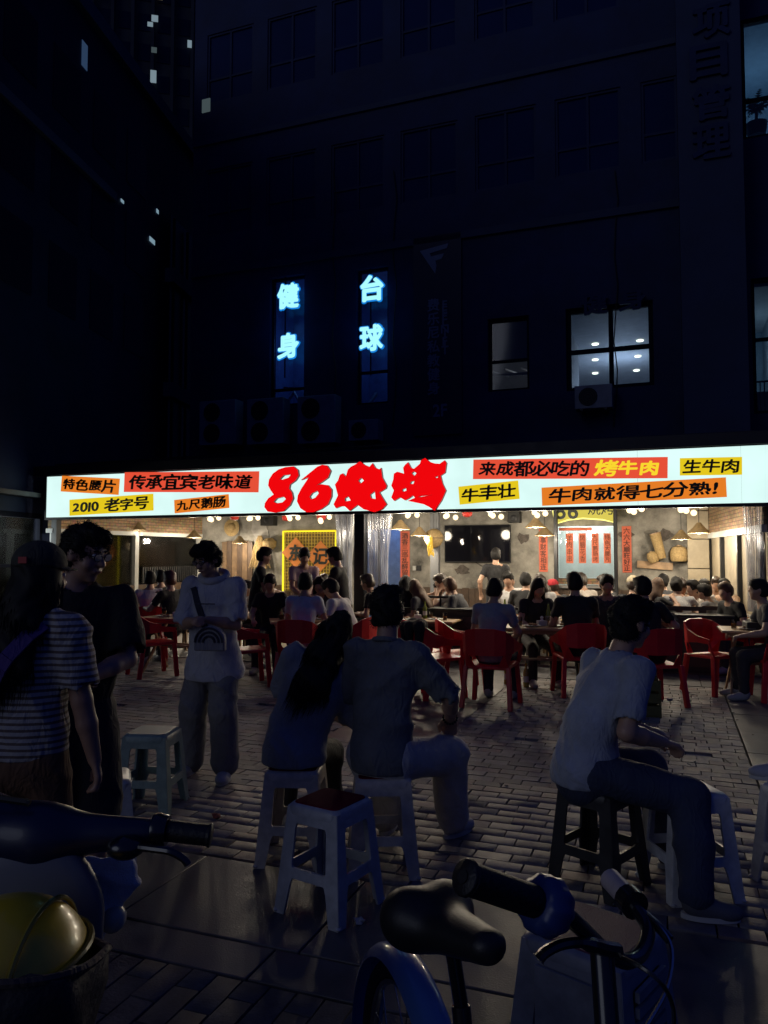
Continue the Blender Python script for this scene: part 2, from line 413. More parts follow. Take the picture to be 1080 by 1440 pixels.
# left side wall: brick band over sliding windows, white frames
lw = MB(); lw.box(SL - .12, SL, 0.15, WB, 2.06, 2.95); lw.build('left_brick_band', M_brickw, shop)
MB().box(SL - .14, SL + .015, 0.12, WB, 1.98, 2.06).build('window_head', M_white_al, shop)
for yy in (0.25, 2.55, 4.9): MB().box(SL - .11, SL + .01, yy - .06, yy + .06, 0.02, 1.98).build('window_post', M_white_al, shop)
MB().box(SL - .11, SL, 0.15, WB, 0.02, 0.92).build('low_wall', M_dwood, shop)
for a, b in ((0.31, 2.49), (2.61, 4.84)):
    MB().box(SL - .07, SL - .06, a, b, 0.93, 1.98).build('pane', M_glass, shop)
for k in range(26):
    MB().box(SL - .005, SL + .012, 2.75 + k * .08, 2.79 + k * .08, 0.95, 1.30).build('slat', M_dark, shop)
# right side wall
rw = empty('right_wall_frame', (0, 0, 0)); rw.parent = shop
ra, rb = Vector((4.78, WB, 0)), Vector((5.28, 0.2, 0)); rd = (rb - ra).normalized(); RL = (rb - ra).length
rw.location = ra; rw.rotation_euler = (0, 0, math.atan2(rd.y, rd.x))
MB().box(0, RL, 0, .12, 1.98, 2.95).build('right_brick_band', M_brickw, rw)
MB().box(0, RL, -.03, .14, 1.88, 1.98).build('window_head', M_white_al, rw)
for xx in (0.1, 1.5, 3.0, 4.6): MB().box(xx - .05, xx + .05, -.015, .1, 0.02, 1.88).build('window_post', M_dark, rw)
MB().box(0, RL, 0.0, .1, 0.02, 0.7).build('low_wall', M_con, rw)
M_beige = mat('beige_panel', (0.33, 0.28, 0.20), 0.7, var=.15)
MB().box(0.02, RL, 0.05, .06, 0.7, 1.88).build('blind', M_beige, rw)
# pilaster of stacked panels at the right corner
for k, (z0, z1) in enumerate(((0.02, .75), (.765, 1.30), (1.315, 1.86), (1.875, 2.40), (2.415, 2.94))):
    MB().box(4.42, 4.80, WB - .28, WB - .005, z0, z1).build('corner_panel', M_beige, shop, bevel=.006)
# conduits and cables on the back wall
b = MB()
b.tube([(onF(668, 795, WB)[0], WB - .02, 1.42), (onF(690, 808, WB)[0], WB - .02, 1.22), (onF(712, 822, WB)[0], WB - .02, 1.0)], 0.008, 6)
b.build('cable', M_black, shop, True)
# grey steel pillars standing inside
for (u_, ww, m_) in ((612, 3.6, M_grey), (782, 4.6, M_dark), (866, 4.6, M_dark)):
    s_, _ = onF(u_, 780, ww); wd = 0.085 if u_ == 612 else 0.035
    MB().box(s_ - wd, s_ + wd, ww - .07, ww + .07, 0.02, 2.95).build('steel_pillar', m_, shop, bevel=.004)
# front posts under the sign
s_, _ = onF(507, 780, 0.2)
MB().box(s_ - .085, s_ + .085, 0.13, 0.30, 0.0, 2.95).build('front_post', M_dark, shop, bevel=.005)
MB().box(SL - .02, SL + .1, 0.13, 0.25, 0.0, 2.95).build('front_post', M_dark, shop)
MB().box(SR + .02, SR + .14, 0.13, 0.25, 0.0, 2.95).build('front_post', M_dark, shop)
# canopy roof over the terrace
roof = MB(); roof.box(SL - .3, SR + 1.2, 0.08, WB, 3.05, 3.14); roof.build('canopy_roof', M_dark, shop)
MB().box(SL - .3, SR + 1.2, -0.06, 0.07, 3.02, 3.20).build('canopy_edge', M_dark, shop, bevel=.01)
MB().bar((SL + .2, -0.03, 3.21), (0, 0.4, 3.33), .03).build('roof_rail', M_dark, shop)
# kitchen behind the hatch
kd = 1.5
M_tile = mat('kitchen_tile', (0.62, 0.68, 0.66), 0.35, var=.08)
b = MB(); b.box(KS0 - .3, KS1 + .3, WB + kd, WB + kd + .05, 0.0, 2.9); b.build('kitchen_wall', M_tile, shop)
MB().box(KS0 - .35, KS0 - .3, WB + .2, WB + kd, 0, 2.9).build('kitchen_side', M_tile, shop)
MB().box(KS1 + .3, KS1 + .35, WB + .2, WB + kd, 0, 2.9).build('kitchen_side', M_tile, shop)
MB().box(KS0 - .05, KS1 + .05, WB - .18, WB + .3, KZ0 - .05, KZ0 - .004).build('hatch_counter', mat('steel_top', (.4, .4, .4), .3, metal=.8), shop)
for sgn in (KS0 - .02, KS1 + .02): MB().box(sgn - .02, sgn + .02, WB - .03, WB - .005, KZ0, KZ1).build('hatch_frame', M_dark, shop)
MB().box(KS0 + .01, KS1 - .01, WB + .02, WB + .18, KZ0 + .02, KZ0 + .14).build('brick_ledge', M_brickw, shop)
L = bpy.data.lights.new('kitchen_tube', 'AREA'); L.shape = 'RECTANGLE'; L.size = 1.0; L.size_y = 0.12; L.energy = 42; L.color = (.95, 1, .96)
def lamp(Ld, name, p, parent=None, rot=(0, 0, 0)):
    o = bpy.data.objects.new(name, Ld); COL.objects.link(o); o.location = p; o.rotation_euler = rot
    if parent: o.parent = parent
    return o
lamp(L, 'kitchen_tube', ((KS0 + KS1) / 2, WB + .8, 2.75), shop)
MB().box((KS0 + KS1) / 2 - .6, (KS0 + KS1) / 2 + .6, WB + .74, WB + .86, 2.77, 2.83).build('tube_housing', M_white_al, shop)
# blue lit passage behind the curtain
MB().box(DS0 - .2, DS1 + .2, WB + 1.2, WB + 1.25, 0, 2.6).build('passage_wall', mat('passage_blue', (.20, .30, .52), .5, var=.2), shop)
MB().box(DS0 - .25, DS0 - .2, WB + .2, WB + 1.2, 0, 2.6).build('passage_side', mat('passage_blue', (.1, .25, .75)), shop)
MB().box(DS1 + .2, DS1 + .25, WB + .2, WB + 1.2, 0, 2.6).build('passage_side', MATS['passage_blue'], shop)
for xx in (DS0 + .02, (DS0 + DS1) / 2, DS1 - .02): MB().box(xx - .025, xx + .025, WB + .06, WB + .12, 0.02, DZ1).build('door_post', M_dark, shop)
L = bpy.data.lights.new('blue_tube', 'AREA'); L.size = 0.6; L.energy = 6; L.color = (.25, .5, 1)
lamp(L, 'blue_tube', ((DS0 + DS1) / 2, WB + .7, 2.5), shop)

# ------------------------------------------------------------------ THE LIGHT-BOX SIGN
sgn = empty('shop_sign', F(0, 0, 0), -PHI, 'long white lit shop sign with red brush lettering and small coloured plates', 'shop sign')
ZB, ZT = 2.255, 3.005
M_lit = glow('sign_light', (0.70, 0.96, 0.92), 0.97)
n_, l_ = M_lit.node_tree.nodes, M_lit.node_tree.links
tc_ = n_.new('ShaderNodeTexCoord'); nz_ = n_.new('ShaderNodeTexNoise'); nz_.inputs['Scale'].default_value = 1.3; nz_.inputs['Detail'].default_value = 3; mr_ = n_.new('ShaderNodeMapRange'); mr_.inputs[1].default_value = .3; mr_.inputs[2].default_value = .7; mr_.inputs[3].default_value = .94; mr_.inputs[4].default_value = 1.10
l_.new(tc_.outputs['Object'], nz_.inputs['Vector']); l_.new(nz_.outputs[0], mr_.inputs[0]); l_.new(mr_.outputs[0], [q for q in n_ if q.type == 'EMISSION'][0].inputs[1])
x_ = SL; pw_ = (SR + 1.0 - SL) / 10
for k in range(10): MB().box(x_ + (.0015 if k else 0), x_ + pw_ - .0015, -0.02, 0.0, ZB, ZT).build('light_panel', M_lit, sgn); x_ += pw_
MB().box(SL - .03, SR + 1.03, -0.035, 0.06, ZB - .045, ZB).build('bottom_rail', M_dark, sgn)
MB().box(SL - .03, SR + 1.03, -0.035, 0.06, ZT, ZT + .015).build('top_rail', M_dark, sgn)
MB().box(SL - .03, SL, -0.035, 0.06, ZB - .045, ZT + .015).build('end_cap', M_dark, sgn)
MB().box(SL, SR + 1.0, 0.0, 0.07, ZB + .0, ZT).build('back_box', M_dark, sgn)
M_ink = mat('black_ink', (0.012, 0.02, 0.018), 0.5, var=0)
PL = {'red': glow('plate_red', (0.93, 0.095, 0.045), 0.85), 'or': glow('plate_orange', (0.92, 0.24, 0.022), 0.85), 'ye': glow('plate_yellow', (0.95, 0.70, 0.015), 0.82)}
M_gold = glow('gold_lettering', (1.0, 0.72, 0.03), 0.95)
plates = [  # four corners in the photo tl, tr, br, bl
 ('or', (87, 669), (167, 673), (167, 696), (86, 691), [('特色腰片', 0)]),
 ('red', (175, 664), (364, 663), (363, 692), (175, 692), [('传承宜宾老味道', 0)]),
 ('ye', (98, 703), (215, 694), (215, 718), (98, 725), [('2010 老字号', 0)]),
 ('or', (245, 703), (321, 695), (322, 714), (246, 722), [('九尺鹅肠', 0)]),
 ('red', (666, 646), (939, 643), (939, 672), (665, 674), None),
 ('ye', (645, 684), (729, 676), (730, 701), (646, 710), [('牛丰壮', 0)]),
 ('or', (762, 686), (1021, 671), (1022, 699), (762, 711), [('牛肉就得七分熟!', 0)]),
 ('ye', (956, 644), (1043, 643), (1044, 667), (956, 669), [('生牛肉', 0)])]
for k, (c, tl, tr, br, bl, tx) in enumerate(plates):
    q = [onF(*p, -0.06) for p in (tl, tr, br, bl)]
    cx = sum(p[0] for p in q) / 4; cz = sum(p[1] for p in q) / 4
    Wd = ((q[1][0] - q[0][0]) + (q[2][0] - q[3][0])) / 2; Ht = ((q[0][1] - q[3][1]) + (q[1][1] - q[2][1])) / 2
    ang = -math.atan2((q[1][1] - q[0][1]) + (q[2][1] - q[3][1]), 2 * Wd)
    cz = min(max(cz, ZB + Ht / 2 - .02), ZT - Ht / 2 + .02)
    pl = MB().box(-Wd / 2, Wd / 2, -0.012, 0.012, -Ht / 2, Ht / 2).build('plate', PL[c], sgn)
    pl.location = (cx, -0.055, cz); pl.rotation_euler = (0, ang, 0)
    kw = dict(bold=0.026, depth=0.006, shear=0.10, brush=0.016, jitter=0.20)
    if tx: fit_text('lettering', tx[0][0], M_ink, pl, 0, -0.0185, 0, Wd * 0.92, Ht * 0.82, **kw)
    else:
        fit_text('lettering', '来成都必吃的', M_ink, pl, -Wd * 0.175, -0.0185, 0, Wd * 0.59, Ht * 0.80, **kw)
        fit_text('lettering', '烤牛肉', M_gold, pl, Wd * 0.30, -0.0185, 0, Wd * 0.32, Ht * 0.82, **{**kw, 'bold': 0.034})
# the big red brush characters, solid blocks standing proud of the box
BIG = [
 [[(150,97),(190,93),(212,110),(216,140),(200,165),(172,185),(168,205),(182,225),(188,255),(172,290),(140,320),(95,327),(60,322),(43,300),(45,280),(62,255),(90,235),(75,215),(62,190),(66,160),(85,130),(115,108)],
  [(120,158),(140,138),(178,133),(165,150),(135,160)], [(90,272),(105,255),(140,246),(152,258),(135,275),(105,280)]],
 [[(335,85),(360,88),(378,115),(365,150),(335,172),(305,190),(330,183),(365,188),(383,210),(382,245),(365,285),(330,310),(290,325),(255,325),(225,305),(208,270),(212,240),(230,205),(268,148),(228,162),(280,120),(310,95)],
  [(272,245),(285,228),(312,216),(318,230),(300,252),(278,260)]],
 [[(480,95),(500,85),(527,67),(550,85),(575,95),(590,77),(605,100),(625,108),(633,100),(640,150),(662,190),(658,205),(625,225),(640,250),(662,285),(640,310),(600,325),(545,310),(515,288),(500,300),(475,318),(450,295),(430,295),(405,305),(393,285),(415,240),(400,185),(415,165),(425,135),(440,128),(455,145),(465,110)],
  [(518,165),(533,150),(547,165),(530,180)], [(450,255),(468,244),(480,266),(452,270)], [(578,236),(602,218),(606,258),(583,254)]],
 [[(770,72),(785,100),(800,105),(830,80),(835,62),(857,50),(880,70),(905,78),(930,80),(955,62),(965,75),(958,125),(935,140),(945,180),(962,215),(940,265),(905,318),(880,300),(850,285),(790,272),(768,268),(805,252),(795,240),(775,255),(755,265),(730,250),(700,268),(685,250),(698,215),(685,190),(695,160),(698,130),(715,120),(735,125),(750,130),(745,100),(755,85)],
  [(800,118),(813,128),(802,142),(788,128)], [(785,170),(803,166),(797,182),(780,182)], [(740,210),(760,201),(762,216),(744,222)], [(905,148),(925,140),(918,152)], [(820,250),(900,236),(830,244)]]]
M_bigred = glow('big_red_light', (0.95, 0.002, 0.004), 0.92)
M_bigside = mat('red_side', (0.25, 0.01, 0.01), .5, var=0)
for ch in BIG:
    loops = []
    for lp in ch:
        loops.append([onF(360 + x_ / 3.6, 630 + y_ / 3.6, -0.10) for x_, y_ in lp])
    me = curve_mesh('big_character', loops, 0.03)
    for v in me.vertices: v.co = Vector((v.co.x, -0.075 - v.co.z, v.co.y))
    me.materials.append(M_bigred); me.materials.append(M_bigside)
    me.update()
    for p in me.polygons: p.material_index = 0 if abs(p.normal.y) > .5 else 1
    link_mesh('big_character', me, None, sgn)

# ------------------------------------------------------------------ MAIN BUILDING over the shop
WM = 4.0
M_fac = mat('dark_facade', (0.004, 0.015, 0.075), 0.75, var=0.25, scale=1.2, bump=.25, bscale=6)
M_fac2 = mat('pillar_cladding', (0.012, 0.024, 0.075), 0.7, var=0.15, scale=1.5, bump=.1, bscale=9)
M_frame = mat('window_frame_black', (0.004, 0.006, 0.016), 0.7, var=0, spec=.1)
main = empty('office_building', F(0, WM, 0), -PHI, 'dark tall office block rising over the barbecue shop', 'building')
SB0 = onF(271, 300, WM)[0]; SB1 = 9.0
def rect(u0, v0, u1, v1, ww=WM):
    a = onF(u0, v0, ww); b = onF(u1, v1, ww); c = onF(u0, v1, ww); d = onF(u1, v0, ww)
    return (a[0] + c[0]) / 2, (b[0] + d[0]) / 2, (b[1] + c[1]) / 2, (a[1] + d[1]) / 2
W1 = rect(379, 388, 428, 570); W2 = rect(501, 376, 546, 568); W3 = rect(686, 446, 744, 549); W4 = rect(796, 428, 919, 546)
WR1 = rect(1043, 20, 1120, 190, WM + .25); WR2 = rect(1058, 388, 1130, 580, WM + .25)
upper = []
for (z0, z1) in ((9.0, 10.6), (12.2, 13.9), (15.4, 17.0)):
    x = SB0 + .35
    while x < 4.6:
        upper.append((x, x + 1.25, z0, z1)); x += 1.62
PS0, PS1 = onF(958, 400, WM - .7)[0], onF(1050, 400, WM - .7)[0]
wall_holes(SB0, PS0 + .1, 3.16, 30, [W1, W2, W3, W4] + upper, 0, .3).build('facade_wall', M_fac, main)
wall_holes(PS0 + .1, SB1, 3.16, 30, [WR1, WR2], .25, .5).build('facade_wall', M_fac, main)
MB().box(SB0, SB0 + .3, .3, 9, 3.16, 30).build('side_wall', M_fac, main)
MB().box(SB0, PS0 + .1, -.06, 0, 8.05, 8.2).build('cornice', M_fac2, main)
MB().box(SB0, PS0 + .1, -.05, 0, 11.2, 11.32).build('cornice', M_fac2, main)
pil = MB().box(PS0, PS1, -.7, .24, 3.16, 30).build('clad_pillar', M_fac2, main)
z = onF(1000, 5, WM - .7)[1]
for ch, (u_, v_) in zip('项目管理', ((1000, 28), (996, 85), (1000, 143), (1000, 198))):
    cx, cz = onF(u_, v_, WM - .75)
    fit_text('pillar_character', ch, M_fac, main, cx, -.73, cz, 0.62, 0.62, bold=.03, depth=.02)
def window(hole, parent, y, mull=(), trans=(), pane=M_dglass, fw=.05, depth=.08, frm=None):
    x0, x1, z0, z1 = hole; b = MB()
    root = empty('window', (0, 0, 0)); root.parent = parent
    b.box(x0, x0 + fw, y, y + depth, z0, z1); b.box(x1 - fw, x1, y, y + depth, z0, z1)
    b.box(x0 + fw, x1 - fw, y, y + depth, z0, z0 + fw); b.box(x0 + fw, x1 - fw, y, y + depth, z1 - fw, z1)
    for m_ in mull: b.box(x0 + m_ * (x1 - x0) - fw / 2, x0 + m_ * (x1 - x0) + fw / 2, y + .004, y + depth - .004, z0 + fw, z1 - fw)
    for t_ in trans: b.box(x0 + fw, x1 - fw, y + .008, y + depth - .008, z0 + t_ * (z1 - z0) - fw / 2, z0 + t_ * (z1 - z0) + fw / 2)
    b.build('frame', frm or M_frame, root)
    MB().box(x0 + fw, x1 - fw, y + depth * .45, y + depth * .55, z0 + fw, z1 - fw).build('pane', pane, root)
    return root
M_pane_u = mat('upper_pane', (0.005, 0.017, 0.088), 0.6, var=0.1, scale=1, spec=.1)
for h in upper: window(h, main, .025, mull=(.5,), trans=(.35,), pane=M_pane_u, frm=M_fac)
def room(hole, parent, y0, depth, wallm, lampcol, energy, pad=.6, zt=.15, zb=.2, spots_=()):
    x0, x1, z0, z1 = hole; a, c, d, e = x0 - pad, x1 + pad, z0 - zb, z1 + zt
    b = MB()
    b.add([(a, y0 + depth, d), (c, y0 + depth, d), (c, y0 + depth, e), (a, y0 + depth, e)], [(0, 1, 2, 3)])
    b.add([(a, y0, d), (a, y0 + depth, d), (a, y0 + depth, e), (a, y0, e)], [(0, 1, 2, 3)])
    b.add([(c, y0, d), (c, y0 + depth, d), (c, y0 + depth, e), (c, y0, e)], [(3, 2, 1, 0)])
    b.add([(a, y0, e), (c, y0, e), (c, y0 + depth, e), (a, y0 + depth, e)], [(3, 2, 1, 0)])
    b.add([(a, y0, d), (c, y0, d), (c, y0 + depth, d), (a, y0 + depth, d)], [(0, 1, 2, 3)])
    b.build('room_shell', wallm, parent)
    for k, (sx, sy) in enumerate(spots_):
        MB().lathe([(.075, 0), (.08, .02)], 14, (sx, sy, e - .03)).build('downlight', glow('downlight', (.85, 1.0, .85), 3.5), parent)
    if energy:
        L = bpy.data.lights.new('room_light', 'POINT'); L.shadow_soft_size = .25; L.energy = energy; L.color = lampcol
        lamp(L, 'room_light', ((x0 + x1) / 2, y0 + depth * .55, z0 + .55 * (e - z0)), parent)
M_room = mat('room_paint', (.45, .47, .5), .7, var=.1)
M_rblue = mat('room_blue', (.16, .22, .42), .7, var=.2)
M_nglass = glass('frosted_glass', tr=.8, rough=.28)
window(W1, main, .1, trans=(.13,), pane=M_nglass, fw=.055); room(W1, main, .32, 2.0, M_rblue, (.12, .32, 1), 10)
window(W2, main, .1, trans=(.24,), pane=M_nglass, fw=.055); room(W2, main, .32, 2.0, M_rblue, (.12, .32, 1), 8)
window(W3, main, .1, trans=(.42,), pane=M_glass, fw=.055); room(W3, main, .32, 3.0, M_room, (.9, .95, 1), 1.6)
MB().box(W3[0] + .06, W3[1] - .06, .2, .22, W3[2] + .44 * (W3[3] - W3[2]), W3[3] - .05).build('window_blind', M_fac2, main)
window(W4, main, .1, mull=(.52,), trans=(.48,), pane=M_glass, fw=.085); 
def on_ceiling(u, v, zc):
    p = G(u, v, zc); return (p - F0).dot(EV), (p - F0).dot(NV) - WM
room(W4, main, .32, 8.0, M_room, (.50, .70, 1), 52, pad=2.2, zt=.12, spots_=[on_ceiling(u_, v_, W4[3] + .12) for u_, v_ in ((837, 483), (837, 505), (837, 524), (900, 478), (897, 500), (895, 520))])
window(WR1, main, .3, trans=(.33,), pane=M_glass, fw=.06); room(WR1, main, .52, 3.0, mat('room_cyan', (.28, .38, .46), .7, var=.1), (.35, .65, 1), 16)
window(WR2, main, .3, trans=(.55,), pane=M_glass, fw=.06); room(WR2, main, .52, 3.0, MATS['room_cyan'], (.45, .75, 1), 9)
# boards and rods left behind the gym window, rails
b = MB(); x0, x1, z0, z1 = W1
b.bar((x0 + .1, .5, z0 + .05), (x0 + .25, .7, z0 + .42), .05); b.bar((x1 - .3, .5, z0 + .05), (x0 + .2, .8, z0 + .5), .04); b.bar((x0 + .15, .45, z0 + .5), (x1 - .08, .5, z0 + .44), .14, .03)
b.build('stored_boards', mat('pale_board', (.5, .55, .6), .5), main)
b = MB(); x0, x1, z0, z1 = W2; b.box(x0 + .06, x1 - .06, .34, .5, z0 + .02, z0 + .10); b.bar((x0 + .1, .5, z0 + .1), (x0 + .12, .9, z0 + .42), .06); b.build('stored_boards', MATS['pale_board'], main)
b = MB(); x0, x1, z0, z1 = W3
for k in range(5): b.bar((x0 - .3 + k * .35, 1.4, z1 - .7), (x0 - .1 + k * .35, 2.6, z1 - .6), .03)
b.bar((x0 - .3, 1.2, z0 + .62), (x1 + .3, 1.3, z0 + .60), .05); b.build('ceiling_pipes', MATS['pale_board'], main)
b = MB(); x0, x1, z0, z1 = WR2
for k in range(14): b.bar((x0 + .06 + k * .07, .45, z0 + .05), (x0 + .06 + k * .07, .45, z0 + .62), .018)
b.bar((x0, .45, z0 + .62), (x1, .45, z0 + .62), .03); b.build('balcony_rail', M_frame, main)
# unlit letters hung in front of the wide window
for ch, u_, v_ in (('健', 836, 446), ('身', 889, 440)):
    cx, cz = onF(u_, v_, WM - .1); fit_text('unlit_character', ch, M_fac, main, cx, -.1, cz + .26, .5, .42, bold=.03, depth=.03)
# cables down the facade
for u_ in (470, 555, 866):
    pts = [onF(u_ + 3 * math.sin(v_ * .05), v_, WM - .03) for v_ in range(240, 640, 40)]
    MB().tube([(p[0], -.03, p[1]) for p in pts], .012, 6).build('cable', M_black, main)

# neon characters in two windows
M_neon = glow('neon_cyan', (0.42, 1.0, 1.0), 1.0); M_nhalo = glow('neon_halo', (0.01, 0.30, 1.0), 0.75)
for nm, hole, chars, lab in (('neon_sign', W1, (('健', 405, 416), ('身', 405, 486)), 'glowing cyan neon sign reading 健身 in the left tall window'),
                        ('neon_sign', W2, (('台', 523, 405), ('球', 522, 475)), 'glowing cyan neon sign reading 台球 in the window nearer the banner')):
    ro = empty(nm, F(hole[0], WM - .12, hole[2]), -PHI, lab, 'neon sign')
    for ch, u_, v_ in chars:
        cx, cz = onF(u_, v_, WM - .12)
        nc = fit_text('neon_character', ch, M_neon, ro, cx - hole[0], 0, cz - hole[2], .53, .57, bold=.036, depth=.010)
        bk_ = fit_text('character_halo', ch, M_nhalo, ro, cx - hole[0], .028, cz - hole[2], .59, .63, bold=.055, depth=.006)  # wider blue glowing copy, added to imitate the halo round each character
    MB().box((hole[0] + hole[1]) / 2 - hole[0] - .012, (hole[0] + hole[1]) / 2 - hole[0] + .012, .03, .05, .6, hole[3] - hole[2] - .05).build('mounting_strip', M_frame, ro)
    L = bpy.data.lights.new('neon_light', 'POINT'); L.energy = 1.6; L.color = (.08, .32, 1); L.shadow_soft_size = .25
    lamp(L, 'neon_light', ((hole[1] - hole[0]) / 2, -.35, 1.8), ro)

# hanging banner board with emblem
bx0, bx1, bz0, bz1 = rect(583, 332, 650, 612)
ban = empty('banner_board', F(bx0, WM, bz0), -PHI, 'tall dark banner board with slanted letter emblem reading 费乐尼私教健身', 'banner')
BWd, BHt = bx1 - bx0, bz1 - bz0
MB().box(0, BWd, -.06, 0, 0, BHt).build('board', mat('banner_navy', (.008, .014, .045), .6), ban)
M_bl = mat('banner_letter', (.16, .20, .28), .6, var=0)
fit_text('lettering', '费乐尼私教健身', M_bl, ban, BWd * .42, -.066, BHt * .44, None, BHt * .48, vertical=True, gap=1.08)
fit_text('lettering', 'FEELNI.FIT', M_bl, ban, BWd * .66, -.066, BHt * .53, None, BHt * .27, vertical=True, gap=.95)
fit_text('lettering', '2F', M_bl, ban, BWd * .55, -.066, BHt * .12, .3, .26)
me = curve_mesh('emblem', [[(0, 0), (.62, .08), (.58, -.02), (.22, -.08), (.24, -.15), (.52, -.12), (.47, -.23), (.34, -.25), (.36, -.36), (.33, -.52)]], .006)
for v in me.vertices: v.co = Vector((v.co.x + BWd * .14, -.068 - v.co.z, v.co.y + BHt * .93))
link_mesh('emblem', me, M_bl, ban)

# outdoor air-conditioner units
M_ac = mat('ac_white', (.20, .22, .25), .55, var=.15)
def ac_unit(u0, v0, u1, v1, ww, lab, single=False):
    x0, x1, z0, z1 = rect(u0, v0, u1, v1, ww)
    ro = empty('air_conditioner', F(x0, ww, z0), -PHI, lab, 'air conditioner', 'outdoor air-conditioner units on the office facade')
    Wd, Ht = x1 - x0, z1 - z0
    MB().box(0, Wd, 0, .34, .04, Ht).build('casing', M_ac, ro, bevel=.012)
    for k in range(1 if single else 2):
        hh = (Ht - .1) / (1 if single else 2); zc = .07 + hh * (k + .5); rr_ = min(hh * .44, Wd * .31)
        gr = MB()
        for q in range(1, 5):
            gr.tube([(Wd * .36 + rr_ * q / 4 * math.cos(t * math.pi / 8), -.015, zc + rr_ * q / 4 * math.sin(t * math.pi / 8)) for t in range(17)], .005, 5, False)
        gr.build('fan_grille', M_frame, ro)
        MB().lathe([(rr_, 0), (rr_, .004)], 20, (Wd * .36, -.006, zc), Matrix.Rotation(R(90), 3, 'X')).build('fan_opening', M_black, ro)
    for xx in (.1, Wd - .14): MB().box(xx, xx + .05, -.02, WM - ww, 0, .04).build('bracket', M_dark, ro)
    return ro
ac_unit(280, 563, 331, 628, WM - .5, 'twin-fan air conditioner at the left end of the row on the facade')
ac_unit(347, 560, 398, 627, WM - .5, 'twin-fan air conditioner under the window with glowing 健身')
ac_unit(418, 556, 471, 626, WM - .5, 'twin-fan air conditioner between the two glowing windows')
ac_unit(490, 590, 531, 622, WM - .5, 'small single-fan air conditioner below the window with glowing 台球', True)
ac_unit(808, 541, 861, 577, WM - .5, 'air conditioner bracketed under the wide lit window with ceiling spots', True)

# ------------------------------------------------------------------ LEFT BUILDING along the side street
LD = Vector((0.1386, 0.9903, 0)); LA = math.atan2(LD.y, LD.x)
def lb_at(u): # distance along the wall for a photo column
    t = (u - 540) / F_PX; y = 8.58 / (0.14 - t); return (y - 6.0) / LD.y, y
left = empty('corner_building', (-8.58 + .14 * 6, 6.0, 0), LA, 'dark corner block with glazed stair bay along the side street', 'building')
def lb_z(u, v): return H_CAM + (V_HOR - v) * lb_at(u)[1] / F_PX
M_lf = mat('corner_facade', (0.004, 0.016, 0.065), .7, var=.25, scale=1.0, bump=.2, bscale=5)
dl0, dl1 = 2.6, lb_at(58)[0]
LEND = 24.0
lh = [(1.5, dl1, .05, 2.35)]
litw = [(103, 55, .22, .55, 'd'), (162, 272, .14, .07, 'b'), (213, 287, .12, .10, 'b'), (206, 330, .30, .12, 'b')]
M_litd = glow('dim_blue_window', (.10, .20, .42), .22); M_litb = glow('bright_window', (.45, .70, .85), .4)
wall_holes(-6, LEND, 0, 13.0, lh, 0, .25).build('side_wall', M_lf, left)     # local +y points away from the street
MB().box(-6, LEND, -.15, 0.3, 13.0, 13.35).build('parapet', mat('parapet_stone', (.10, .12, .15), .7), left)
MB().box(-6, lb_at(150)[0], -.1, 0, 9.6, 9.8).build('string_course', MATS['parapet_stone'], left)
g0 = lb_at(226)[0]
for zz in (2.95, 5.7, 8.75): MB().box(g0, LEND, -.25, 0, zz, zz + .38).build('floor_band', MATS['parapet_stone'], left)
for k in range(5): MB().box(g0 + .1 + k * .9, g0 + .16 + k * .9, -.22, -.16, 2.2, 10.5).build('mullion', M_frame, left)
for (z0, z1) in ((3.35, 5.68), (6.1, 8.72), (9.15, 10.6)): MB().box(g0 + .05, LEND, -.12, -.1, z0, z1).build('stair_glazing', M_dglass, left)
for zz in (6.4, 8.4, 10.4):
    for k in range(9): 
        xx = 1.0 + k * 1.55
        if xx < g0 - 1.4: MB().box(xx, xx + 1.0, -.015, -.003, zz, zz + 1.3).build('dark_pane', M_dglass, left)
for (u_, v_, a, b_, kk) in litw:
    t, _ = lb_at(u_); zc = lb_z(u_, v_)
    MB().box(t - a / 2, t + a / 2, -.03, -.018, zc - b_ / 2, zc + b_ / 2).build('lit_window', M_litd if kk == 'd' else M_litb, left)
# its shopfront at street level
b = MB()
for xx in (1.5, 3.0, 4.5, 6.0, dl1 - .08): b.box(xx, xx + .09, -.02, .14, .05, 2.3)
b.box(1.5, dl1, -.015, .13, 2.25, 2.35); b.box(1.5, dl1, -.01, .12, 1.35, 1.41); b.build('shopfront_frame', M_frame, left)
MB().box(1.6, dl1 - .1, .05, .06, .05, 2.25).build('shopfront_pane', M_glass, left)
b = MB(); b.box(1.0, dl1 + .3, 2.6, 2.7, 0, 2.9); b.box(1.0, dl1 + .3, .3, 2.6, 2.8, 2.9); b.box(dl1 + .2, dl1 + .3, .26, 2.6, 0, 2.8); b.build('shopfront_room', mat('shopfront_paint', (.35, .37, .38), .7, var=.3), left)
L = bpy.data.lights.new('shopfront_lamp', 'POINT'); L.energy = 110; L.color = (.9, 1, .98); L.shadow_soft_size = .08
lamp(L, 'shopfront_lamp', (dl1 - .75, .9, 1.95), left)
MB().ball((dl1 - .75, .9, 2.07), .07).build('lamp_globe', glow('globe_white', (.9, 1, .97), 2.0), left)
MB().box(1.2, dl1 - .4, -.3, -.02, 2.62, 2.70).build('awning', M_dark, left)

